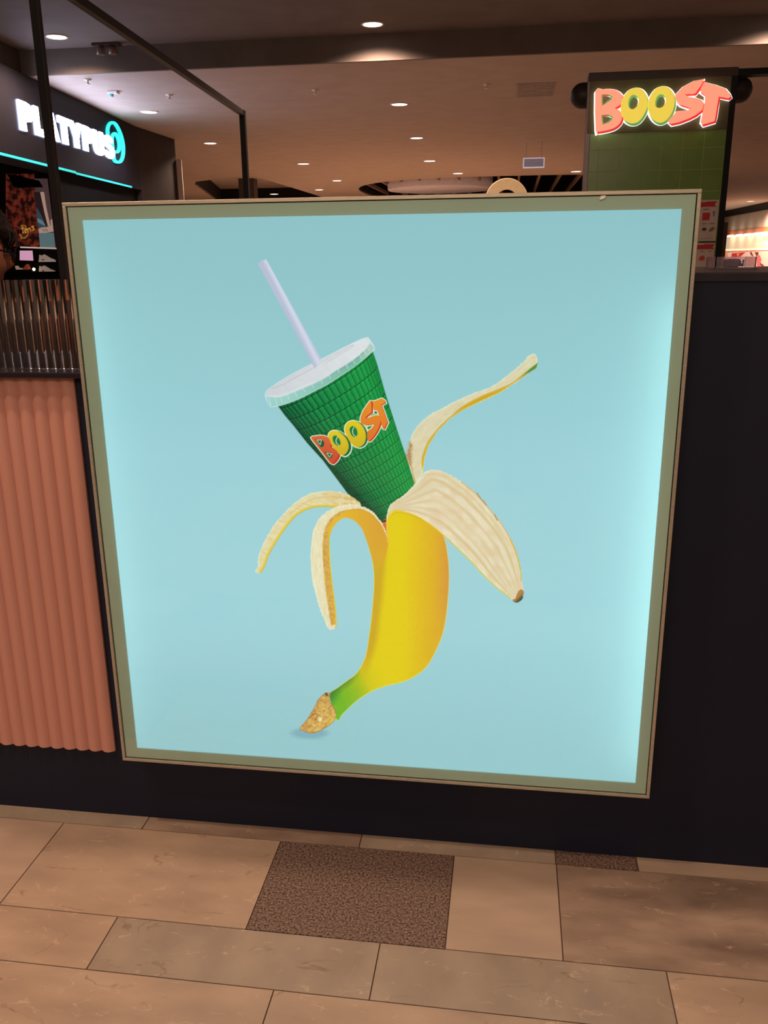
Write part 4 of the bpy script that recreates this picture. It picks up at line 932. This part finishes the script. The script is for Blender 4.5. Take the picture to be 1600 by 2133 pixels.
# BOOST sign: each letter has a white outline layer, a red or green side layer and a lit face
t = thing('boost_sign', 'lit BOOST letters, red and yellow, at the top of the green pillar', 'sign', ((PX0 + PX1) / 2, YP0 - .06, 2.0))
so, ss = (1200, 130), 4.444
SG = dict(
 B=([(180, 268), (240, 250), (310, 245), (370, 256), (415, 285), (433, 325), (425, 370), (395, 400), (362, 418), (362, 425), (400, 440), (420, 475), (424, 520), (405, 565), (350, 607), (270, 630), (200, 640), (184, 622)], [[(235, 292), (300, 290), (340, 310), (332, 342), (295, 368), (238, 405)], [(232, 482), (300, 478), (340, 495), (338, 525), (305, 557), (245, 577)]]),
 O1=([(415, 430), (428, 345), (478, 268), (540, 236), (605, 245), (648, 295), (662, 375), (642, 460), (590, 537), (530, 562), (470, 545), (430, 498)], [[(485, 405), (490, 345), (525, 297), (568, 308), (582, 350), (566, 402), (530, 432), (500, 426)]]),
 O2=([(668, 400), (682, 325), (730, 250), (795, 220), (860, 235), (902, 290), (914, 375), (890, 462), (840, 530), (780, 556), (722, 532), (682, 475)], [[(733, 392), (742, 335), (778, 292), (818, 300), (832, 350), (812, 400), (780, 420), (745, 415)]]),
 S=([(1188, 152), (1090, 172), (990, 225), (920, 300), (925, 345), (965, 385), (1040, 412), (1072, 425), (1030, 446), (930, 452), (900, 490), (852, 545), (880, 567), (960, 550), (1050, 515), (1110, 485), (1168, 440), (1184, 385), (1160, 345), (1110, 328), (1040, 318), (1000, 292), (1080, 290), (1105, 285), (1135, 245), (1165, 200)], []),
 T=([(1188, 182), (1290, 208), (1385, 243), (1418, 285), (1432, 318), (1415, 330), (1322, 312), (1308, 400), (1292, 500), (1282, 542), (1172, 575), (1158, 552), (1178, 450), (1195, 370), (1200, 300), (1150, 262), (1165, 225)], []))
ctrs = {}
m_wh = mat('white_outline_lit', (250, 250, 250), .4, emit=1.3, ecol=(250, 255, 250)); m_rd = mat('red_side_lit', (206, 40, 44), .4, emit=.75, ecol=(205, 48, 50)); m_gn = mat('green_side_lit', (110, 180, 110), .4, emit=.5, ecol=(110, 170, 100))
m_fr = mat('coral_face_lit', (250, 140, 110), .4, emit=.92, ecol=(250, 156, 124)); m_fy = mat('yellow_face_lit', (235, 210, 70), .4, emit=.85, ecol=(238, 208, 78))
def smap(y, dx=0, dy=0):
    return lambda a, c: onY(so[0] + (a + dx) / ss, so[1] + (c + dy) / ss, y)
YL = YP0 - .075
def sc_(P, k, c0=None):
    """grow an outline outward by k units"""
    P = np.array(P, float); n = len(P); out = []
    area_ = sum(P[i][0] * P[(i + 1) % n][1] - P[(i + 1) % n][0] * P[i][1] for i in range(n))
    for i in range(n):
        d = P[(i + 1) % n] - P[i - 1]; d /= (np.linalg.norm(d) + 1e-9); nn = np.array([d[1], -d[0]]) * (1 if area_ > 0 else -1); out.append(P[i] + nn * k)
    return np.array(out)
for i, (k, (outer, holes)) in enumerate(SG.items()):
    rnd = k in ('O1', 'O2', 'B')
    O = spline(outer, 4) if k[0] == 'O' else (spline(outer, 2) if k == 'B' else np.array(outer, float)); Hs = [spline(h, 4) if k[0] == 'O' else np.array(h, float) for h in holes]
    face = holed('letter_' + k[0].lower(), O, Hs, smap(YL - i * .0006), (0, .012, 0), [m_fy if k[0] == 'O' else m_fr], t)
    # side layer, shifted down and right, behind the face
    d = (14, 16) if k[0] != 'O' else (12, 20)
    s_ = holed('letter_side', O, [h + np.array([0, 0]) for h in Hs], smap(YL + .013 - i * .0002, *d), (0, .03, 0), [m_gn if k[0] == 'O' else m_rd], face)
    Og = sc_(O, 15); Hg = [sc_(h, -9) for h in Hs]
    dw = (3, 14)
    w_ = holed('letter_outline', Og, Hg, smap(YL + .044 - i * .0002, *dw), (0, .012, 0), [m_wh], face)
    if k == 'B':
        for h in Hs: holed('hole_rim', sc_(h, 2), [sc_(h, -15)], smap(YL + .012), (0, .02, 0), [m_gn], face)
    face['label'] = ('yellow' if k[0] == 'O' else 'coral red') + ' lit letter'
for c in list(t.children):
    c.data.transform(Matrix.Translation(-t.location))
    for g_ in c.children: g_.data.transform(Matrix.Translation(-t.location))
M_fx = mat('fixing_black', (30, 30, 26), .5)
for x in (.55, .85, 1.15): MB().box(x - .01, x + .01, YL + .045, YP0 - .008, 2.09, 2.11).build('fixing', M_fx, t)
for c in t.children:
    if c.name.startswith('fixing'): c.data.transform(Matrix.Translation(-t.location))

# menu flyers on the pillar
M_paper = mat('flyer_paper', (214, 190, 180), .6); M_fred = mat('flyer_red', (200, 36, 40), .5); M_fdk = mat('flyer_dark', (70, 66, 50), .6); M_fol = mat('flyer_olive', (130, 122, 84), .6); M_for = mat('flyer_orange', (226, 120, 90), .6); M_ftx = mat('flyer_text', (140, 110, 104), .6); M_fr2 = mat('flyer_coral', (216, 76, 62), .6)
FM = [M_paper, M_fred, M_fdk, M_fol, M_for, M_ftx, M_fr2]
fo, fs_ = (1400, 380), 8.0
def FZ(P): return [(fo[0] + x / fs_, fo[1] + y / fs_) for x, y in P]
def ell(cx, cy, a, b_, rot=0, n=14): return [(cx + a * math.cos(k * 2 * PI / n) * math.cos(rot) - b_ * math.sin(k * 2 * PI / n) * math.sin(rot), cy + a * math.cos(k * 2 * PI / n) * math.sin(rot) + b_ * math.sin(k * 2 * PI / n) * math.cos(rot)) for k in range(n)]
YQ = YP0 - .002
b = MB(); flat(b, FZ([(250, 292), (790, 290), (722, 975), (190, 980)]), YQ - .002, .0035, 0)
flat(b, FZ([(300, 335), (745, 325), (712, 368), (742, 403), (300, 412)]), YQ - .003, .001, 1); flat(b, FZ([(575, 318), (757, 312), (745, 328), (575, 332)]), YQ - .003, .001, 6)
flat(b, FZ([(512, 506), (640, 504), (622, 628), (500, 632)]), YQ - .003, .001, 1)
flat(b, FZ([(522, 444), (622, 440), (620, 456), (522, 460)]), YQ - .003, .001, 5)
for y in (480,): flat(b, FZ([(680, y), (720, y), (705, y + 90), (690, y + 90)]), YQ - .003, .001, 5)
flat(b, FZ([(505, 682), (578, 680), (576, 694), (505, 696)]), YQ - .003, .001, 5); flat(b, FZ([(628, 680), (712, 676), (710, 692), (628, 696)]), YQ - .003, .001, 5)
flat(b, FZ(ell(537, 780, 40, 27, -.1)), YQ - .003, .001, 2); flat(b, FZ(ell(662, 780, 58, 30, -.6)), YQ - .003, .001, 3)
flat(b, FZ([(460, 935), (690, 928), (690, 934), (460, 941)]), YQ - .003, .001, 5)
tag(b.build('menu_flyer', FM), 'white flyer with a red ribbon heading on the pillar, upper one', 'flyer', None)
b = MB(); flat(b, FZ([(190, 1010), (720, 1008), (672, 1500), (140, 1500)]), YQ - .002, .0035, 0)
flat(b, FZ([(250, 1045), (705, 1038), (680, 1075), (702, 1110), (250, 1118)]), YQ - .003, .001, 1); flat(b, FZ([(535, 1028), (712, 1022), (700, 1040), (535, 1042)]), YQ - .003, .001, 6)
flat(b, FZ([(470, 1140), (525, 1138), (523, 1152), (470, 1154)]), YQ - .003, .001, 5); flat(b, FZ([(608, 1140), (655, 1138), (653, 1152), (608, 1154)]), YQ - .003, .001, 5)
flat(b, FZ([(470, 1235), (520, 1215), (548, 1240), (540, 1295), (455, 1305), (450, 1260)]), YQ - .003, .001, 6)
flat(b, FZ([(610, 1240), (650, 1225), (665, 1290), (605, 1292)]), YQ - .003, .001, 4); flat(b, FZ([(575, 1470), (620, 1430), (665, 1420), (660, 1470)]), YQ - .003, .001, 4)
tag(b.build('menu_flyer', FM), 'white flyer with coral fruit pictures on the pillar, lower one', 'flyer', None)
b = MB(); flat(b, FZ([(455, 985), (730, 978), (728, 998), (455, 1008)]), YQ - .004, .002, 0)
tag(b.build('flyer_clip', M_fdk), 'dark strip between the two flyers on the pillar', 'clip')

# cream ring sign on a post behind the panel
q = onY(1055, 418, 9.0); R0, R1 = .245, .125
t = thing('ring_sign', 'cream ring shaped sign peeking above the panel', 'ring sign', (q[0], 9.04, 0))
b = MB(); n = 56; rr_ = [(R1, 0), (R1, .08), (R0, .08), (R0 - .002, 0)]; vs = []; fs = []
for k in range(n):
    a = 2 * PI * k / n
    for r, y in [(R1, .0), (R1, .08), (R0, .08), (R0, .008), (R0 - .008, 0)]: vs.append((q[0] + r * math.cos(a), 9.0 + y, q[2] + r * math.sin(a)))
for k in range(n):
    for j in range(5): fs.append((k * 5 + j, k * 5 + (j + 1) % 5, ((k + 1) % n) * 5 + (j + 1) % 5, ((k + 1) % n) * 5 + j))
b.add(vs, fs); b.build('ring', mat('cream_ring', (222, 190, 150), .5, emit=.32, ecol=(222, 178, 124)), t)
MB().box(q[0] - .03, q[0] + .03, 9.05, 9.08, 0, q[2] - R1 - .02).build('post', M_pole, t)
MB().lathe([(.2, 0), (.2, .02), (.02, .03)], (q[0], 9.065, 0), 24).build('base', M_pole, t); rel(t)

# ================================================================ LIT SHOP AT THE FAR RIGHT
t = thing('far_shop', 'brightly lit shop with a cream wall at the far right', 'shop', (11.5, 43, 0))
MB().box(10.95, 11.6, STEP_Y + .1, 51.8, 3.08, H2 - .005).build('black_header', M_black, t)
MB().box(11.0, 11.6, STEP_Y + .1, 51.8, 2.36, 3.08).build('upper_wall', M_ceil, t)
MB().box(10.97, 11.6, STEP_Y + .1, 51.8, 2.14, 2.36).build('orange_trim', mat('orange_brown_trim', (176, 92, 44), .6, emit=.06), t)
MB().box(11.05, 11.6, STEP_Y + .1, 51.8, 1.42, 2.14).build('cream_wall', mat('cream_wall_emissive', (240, 215, 180), .6, emit=.5, ecol=(248, 220, 180)), t)  # shop light put into the material: the wall itself emits, though no lamp
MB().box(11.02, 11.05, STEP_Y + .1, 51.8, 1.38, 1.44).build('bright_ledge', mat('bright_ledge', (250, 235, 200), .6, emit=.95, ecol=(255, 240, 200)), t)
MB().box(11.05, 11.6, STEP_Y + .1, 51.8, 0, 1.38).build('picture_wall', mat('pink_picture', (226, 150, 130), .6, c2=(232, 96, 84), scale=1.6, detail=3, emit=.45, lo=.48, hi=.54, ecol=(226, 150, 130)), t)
rel(t)
M_spotlamp = mat('spotlight_glow', (255, 250, 240), .4, emit=1.6, ecol=(255, 252, 246))
for i, px in enumerate([1526, 1544, 1562, 1580, 1597]):
    py = 491.5 - i * 1.5; q = onX(px, py, 11.0)
    b = MB(); b.box(q[0] - .14, q[0] - .051, q[1] - .55, q[1] + .55, q[2] - .05, q[2] + .05)
    nm = ['leftmost', 'second from the left', 'third from the left', 'fourth from the left', 'rightmost'][i]
    tag(b.build('shop_spotlight', M_spotlamp, bevel=.03), 'small shop spotlight on the cream wall, ' + nm + ' of five', 'spotlight', 'spotlights in the far shop')
    pl = bpy.data.lights.new('spot_glow', 'POINT'); pl.energy = 11; pl.color = (1, .82, .6); pl.shadow_soft_size = .08; po = bpy.data.objects.new('spot_glow', pl); COL.objects.link(po); po.location = (q[0] - .5, q[1], q[2] - .02)
# red figure shapes of the graphic
b = MB(); m1 = mat('graphic_red', (214, 60, 52), .5, emit=.5); m2 = mat('graphic_brown', (130, 62, 54), .5, emit=.3); m3 = mat('graphic_pink', (226, 110, 108), .5, emit=.5); m4 = mat('graphic_cream', (240, 196, 176), .5, emit=.6); m5 = mat('graphic_orange', (240, 150, 90), .5, emit=.6)
ro, rs = (1460, 400), 11.43
def fx(P, x, mi): b.prism([onX(ro[0] + a / rs, ro[1] + c / rs, x) for a, c in P], (.02, 0, 0), mi)
fx([(560, 1450), (1620, 1400), (1620, 1900), (560, 1900)], 11.03, 3)
fx([(740, 1460), (1060, 1430), (960, 1520), (900, 1560), (720, 1560)], 11.02, 0); fx([(850, 1470), (920, 1460), (880, 1540)], 11.01, 4)
fx([(1170, 1430), (1200, 1425), (1250, 1530), (1190, 1500)], 11.01, 1); fx([(1280, 1430), (1370, 1430), (1360, 1500), (1320, 1520)], 11.01, 1)
fx([(1330, 1520), (1400, 1500), (1440, 1600), (1420, 1700), (1500, 1790), (1600, 1830), (1620, 1900), (1340, 1900)], 11.02, 2)
fx([(1420, 1690), (1500, 1750), (1480, 1770), (1410, 1720)], 11.0, 1); fx([(560, 1460), (640, 1455), (640, 1560), (560, 1560)], 11.02, 4)
tag(b.build('wall_graphic', [m1, m2, m3, m4, m5]), 'red and pink figure graphic on the far right shop wall', 'wall graphic')

# ================================================================ PERSON at the left edge
t = thing('person', 'person with dark hair and glasses cut by the left edge, looking away', 'person', (-1.46, .78, 0))
HC_ = np.array([-1.497, .69, 1.278]); TH = math.radians(-46)      # facing: local +Y turned clockwise towards +X
Rz = Matrix.Rotation(TH, 4, 'Z') @ Matrix.Rotation(math.radians(-10), 4, 'X')
M_skin = mat('skin', (176, 108, 80), .5, c2=(186, 118, 88), scale=30); M_hair = mat('dark_hair', (24, 18, 18), .7, c2=(40, 30, 28), spec=.2, scale=60, stretch=(1, 1, 6)); M_eye = mat('eye_dull_white', (120, 96, 86), .4); M_shirt = mat('dark_shirt', (66, 50, 48), .8); M_trous = mat('dark_trousers', (44, 42, 52), .8)
bm = bmesh.new(); bmesh.ops.create_icosphere(bm, subdivisions=5, radius=1)
gau = lambda p, c, s: math.exp(-((p[0] - c[0]) ** 2 + (p[1] - c[1]) ** 2 + (p[2] - c[2]) ** 2) / (2 * s * s))
def headpt(p):
    x, y, z = p; sx, sy, sz = .076, .095, .118
    X = x * sx; Y = y * sy; Z = z * sz
    if z < 0:
        k = (-z) ** 1.4; X *= 1 - .38 * k; Y = Y * (1 - .25 * k) + .020 * k * (1 if y > -.3 else .3)
    if y > .6: Y -= (y - .6) * .018
    Y += .026 * gau(p, (0, 1, -.16), .11) + .012 * gau(p, (0, 1, .02), .10)
    for s in (-1, 1):
        Y -= .012 * gau(p, (s * .38, .9, .06), .14); Y += .006 * gau(p, (s * .38, .88, .26), .15); Y += .007 * gau(p, (s * .42, .85, -.25), .2)
        X += s * .010 * gau(p, (s * 1, 0.0, -.02), .12)
    Y += .010 * gau(p, (0, .85, -.50), .09) - .006 * gau(p, (0, .85, -.42), .05) + .010 * gau(p, (0, .7, -.80), .16)
    return (X, Y, Z)
for v in bm.verts: v.co = headpt(v.co)
hm = bpy.data.meshes.new('head'); bm.to_mesh(hm); bm.free()
hm.transform(Matrix.Translation(Vector(HC_)) @ Rz)
ho = bpy.data.objects.new('head_tmp', hm)
# body skeleton
def skin_mesh(pts, edges, rad, sub=2):
    me = bpy.data.meshes.new('sk'); me.from_pydata(pts, edges, []); o = bpy.data.objects.new('sk', me); COL.objects.link(o)
    m = o.modifiers.new('s', 'SKIN'); 
    for i, r in enumerate(rad): me.skin_vertices[0].data[i].radius = (r, r) if not hasattr(r, '__len__') else r
    me.skin_vertices[0].data[0].use_root = True
    s = o.modifiers.new('d', 'SUBSURF'); s.levels = sub; s.render_levels = sub
    dg = bpy.context.evaluated_depsgraph_get(); out = bpy.data.meshes.new_from_object(o.evaluated_get(dg)); bpy.data.objects.remove(o); return out
fx_, fy_ = math.sin(-TH), math.cos(TH); rx_, ry_ = fy_, -fx_          # forward and right of the person
hx, hy = HC_[0] - fx_ * .03, HC_[1] - fy_ * .03
def BP(f, r, z): return (hx + fx_ * f + rx_ * r, hy + fy_ * f + ry_ * r, z)
SEAT = .56
def skel():
    P = [BP(-.04, 0, SEAT + .10)]; E = []; R = [(.15, .12)]
    def a(p, par, r): P.append(p); E.append((par, len(P) - 1)); R.append(r); return len(P) - 1
    c1 = a(BP(-.05, 0, SEAT + .28), 0, (.14, .11)); c2 = a(BP(-.05, 0, SEAT + .44), c1, (.16, .11)); c3 = a(BP(-.04, 0, SEAT + .53), c2, (.10, .08)); nk = a(BP(-.02, 0, SEAT + .62), c3, .055); nt_ = a(BP(0, 0, SEAT + .70), nk, .052)
    for s in (-1, 1):
        sh = a(BP(-.05, s * .19, SEAT + .50), c3, .055); el = a(BP(.04, s * .24, SEAT + .24), sh, .042); wr = a(BP(.27, s * .16, SEAT + .19), el, .027); pm = a(BP(.34, s * .14, SEAT + .185), wr, (.036, .014))
        for j, (o_, ln) in enumerate(((-.03, .062), (-.011, .072), (.009, .068), (.028, .052))):
            k1 = a(BP(.38, s * .14 + o_, SEAT + .188), pm, .0095); k2 = a(BP(.38 + ln * .55, s * .14 + o_ * 1.1, SEAT + .182), k1, .0085); a(BP(.38 + ln, s * .14 + o_ * 1.1, SEAT + .166), k2, .007)
        t1 = a(BP(.31, s * .14 - s * .045, SEAT + .18), wr, .011); a(BP(.355, s * .14 - s * .065, SEAT + .172), t1, .009)
        hp = a(BP(0, s * .10, SEAT + .07), 0, .085); kn = a(BP(.42, s * .13, SEAT + .03), hp, .058); an = a(BP(.40, s * .13, .10), kn, .038); a(BP(.52, s * .14, .04), an, .036)
    return P, E, R
bmsh = skin_mesh(*skel(), sub=2)
# one continuous body: head and body united by a voxel remesh
bm = bmesh.new(); bm.from_mesh(bmsh); bm.from_mesh(hm)
jm = bpy.data.meshes.new('person_body'); bm.to_mesh(jm); bm.free()
bo = bpy.data.objects.new('body', jm); COL.objects.link(bo)
rm = bo.modifiers.new('r', 'REMESH'); rm.mode = 'VOXEL'; rm.voxel_size = .0055
smo = bo.modifiers.new('m', 'SMOOTH'); smo.iterations = 3; smo.factor = .5
dg = bpy.context.evaluated_depsgraph_get(); fin = bpy.data.meshes.new_from_object(bo.evaluated_get(dg)); bo.modifiers.clear(); bo.data = fin
fin.materials.clear(); fin.materials.append(M_skin)
for p in fin.polygons: p.use_smooth = True
bo.parent = t
HM = Matrix.Translation(Vector(HC_)) @ Rz
# hair shell with tufts
bm = bmesh.new(); bmesh.ops.create_icosphere(bm, subdivisions=6, radius=1)
kill = []
for v in bm.verts:
    p = v.co.copy(); hl = .30 + .10 * math.sin(p.x * 9) * (p.y > .3)
    lim = hl if p.y > .45 else (hl - (0.45 - p.y) * 1.15 if p.y > -.2 else -.45)
    if abs(p.x) > .75 and -.25 < p.y < .25: lim = max(lim, .06)
    if p.z < lim: kill.append(v)
    q = Vector(headpt(p)); n_ = noise.noise(Vector((p.x * 16, p.y * 16, p.z * 5))) * .006 + noise.noise(Vector((p.x * 5, p.y * 5, p.z * 3))) * .006
    thick = .013 + .012 * max(0, p.z) + n_ + (.010 * max(0, p.y) if p.z > .2 else 0)
    thick *= min(1, .25 + (p.z - lim) * 4) if p.z > lim else .2
    v.co = q + p.normalized() * thick
bmesh.ops.delete(bm, geom=kill, context='VERTS')
me = bpy.data.meshes.new('hair'); bm.to_mesh(me); bm.free(); me.transform(HM); me.materials.append(M_hair)
for p in me.polygons: p.use_smooth = True
o = bpy.data.objects.new('hair', me); COL.objects.link(o); o.parent = t
sd = o.modifiers.new('s', 'SOLIDIFY'); sd.thickness = .008; sd.offset = -1
b = MB()
for i in range(46):                                                # loose locks of the fringe
    x = random.uniform(-.058, .058); y0 = random.uniform(.045, .075); z0 = .085 - abs(x) * .25 + random.uniform(-.01, .01)
    pth = [HM @ Vector((x, y0 - .02, z0 + .02)), HM @ Vector((x * 1.05, y0 + .022, z0)), HM @ Vector((x * 1.1 + random.uniform(-.006, .006), y0 + .032, z0 - .028)), HM @ Vector((x * 1.15 + random.uniform(-.01, .01), y0 + .026, z0 - .052))]
    b.tube(pth, [.005, .0055, .004, .0008], 5)
b.build('fringe', M_hair, t)
for s in (-1, 1):                                                   # ears
    e = MB(); pts_ = []
    e.tube([HM @ Vector((s * (.074 + .008 * math.sin(a)), -.008 - .018 * math.cos(a), -.005 + .030 * math.sin(a * 1.0))) for a in np.linspace(-1.3, 4.4, 12)], .0055, 8)
    e.add([HM @ Vector((s * .073, -.02, -.02)), HM @ Vector((s * .073, .006, -.02)), HM @ Vector((s * .08, .004, .018)), HM @ Vector((s * .08, -.022, .018))], [(0, 1, 2, 3)])
    e.build('ear', M_skin, t)
gt = MB()
for s in (-1, 1):
    gt.tube([HM @ Vector((s * .076, -.01, .012)), HM @ Vector((s * .079, .03, .014)), HM @ Vector((s * .070, .098, .012))], .0026, 8)
    c = Vector((s * .034, .104, .006)); gt.tube([HM @ (c + Vector((.027 * math.cos(a), -.004 * abs(math.cos(a)) * (1 if s * math.cos(a) > 0 else 0), .019 * math.sin(a)))) for a in np.linspace(0, 2 * PI, 25)[:-1]], .0018, 6, closed=True)
gt.tube([HM @ Vector((-.008, .106, .010)), HM @ Vector((.008, .106, .010))], .0018, 6)
go_ = gt.build('glasses', M_black, t)
for s in (-1, 1):
    l = MB(); l.prism([HM @ Vector((s * .034 + .0262 * math.cos(a), .104, .006 + .0182 * math.sin(a))) for a in np.linspace(0, 2 * PI, 21)[:-1]], tuple((HM.to_3x3() @ Vector((0, -.001, 0))))); l.build('lens', M_glass, go_)
    ey = MB(); c = HM @ Vector((s * .031, .073, .008)); ey.lathe([(.001, -.010), (.007, -.007), (.010, 0), (.007, .007), (.001, .010)], c, 14); ey.build('eye', M_eye, t)
# clothes: shells that follow the body
def shell(name, test, off, m):
    bm = bmesh.new(); bm.from_mesh(fin); bm.normal_update()
    for v in bm.verts: v.co = v.co + v.normal * off
    bmesh.ops.delete(bm, geom=[v for v in bm.verts if not test(v.co)], context='VERTS')
    me = bpy.data.meshes.new(name); bm.to_mesh(me); bm.free(); me.materials.clear(); me.materials.append(m)
    o = bpy.data.objects.new(name, me); COL.objects.link(o); o.parent = t
    for p in me.polygons: p.use_smooth = True
    return o
def fwdd(c): return (c.x - hx) * fx_ + (c.y - hy) * fy_
shell('shirt', lambda c: SEAT + .10 < c.z < SEAT + .585 and fwdd(c) < .22, .008, M_shirt)
shell('trousers', lambda c: .13 < c.z < SEAT + .135 and not (fwdd(c) > .12 and c.z > SEAT + .11), .008, M_trous)
rel(t)
for g_ in go_.children: pass
t = thing('stool', 'dark stool under the person behind the pink counter', 'stool', BP(-.03, 0, 0))
MB().lathe([(.15, 0), (.17, .01), (.17, .04), (.15, .05)], BP(-.03, 0, SEAT - .055), 28).build('seat', M_brown, t)
for k in range(4):
    a = PI / 4 + k * PI / 2; L_ = BP(-.03, 0, 0); MB().tube([(L_[0] + .12 * math.cos(a), L_[1] + .12 * math.sin(a), SEAT - .05), (L_[0] + .17 * math.cos(a), L_[1] + .17 * math.sin(a), .001)], .012, 8).build('leg', M_black, t)
rel(t)
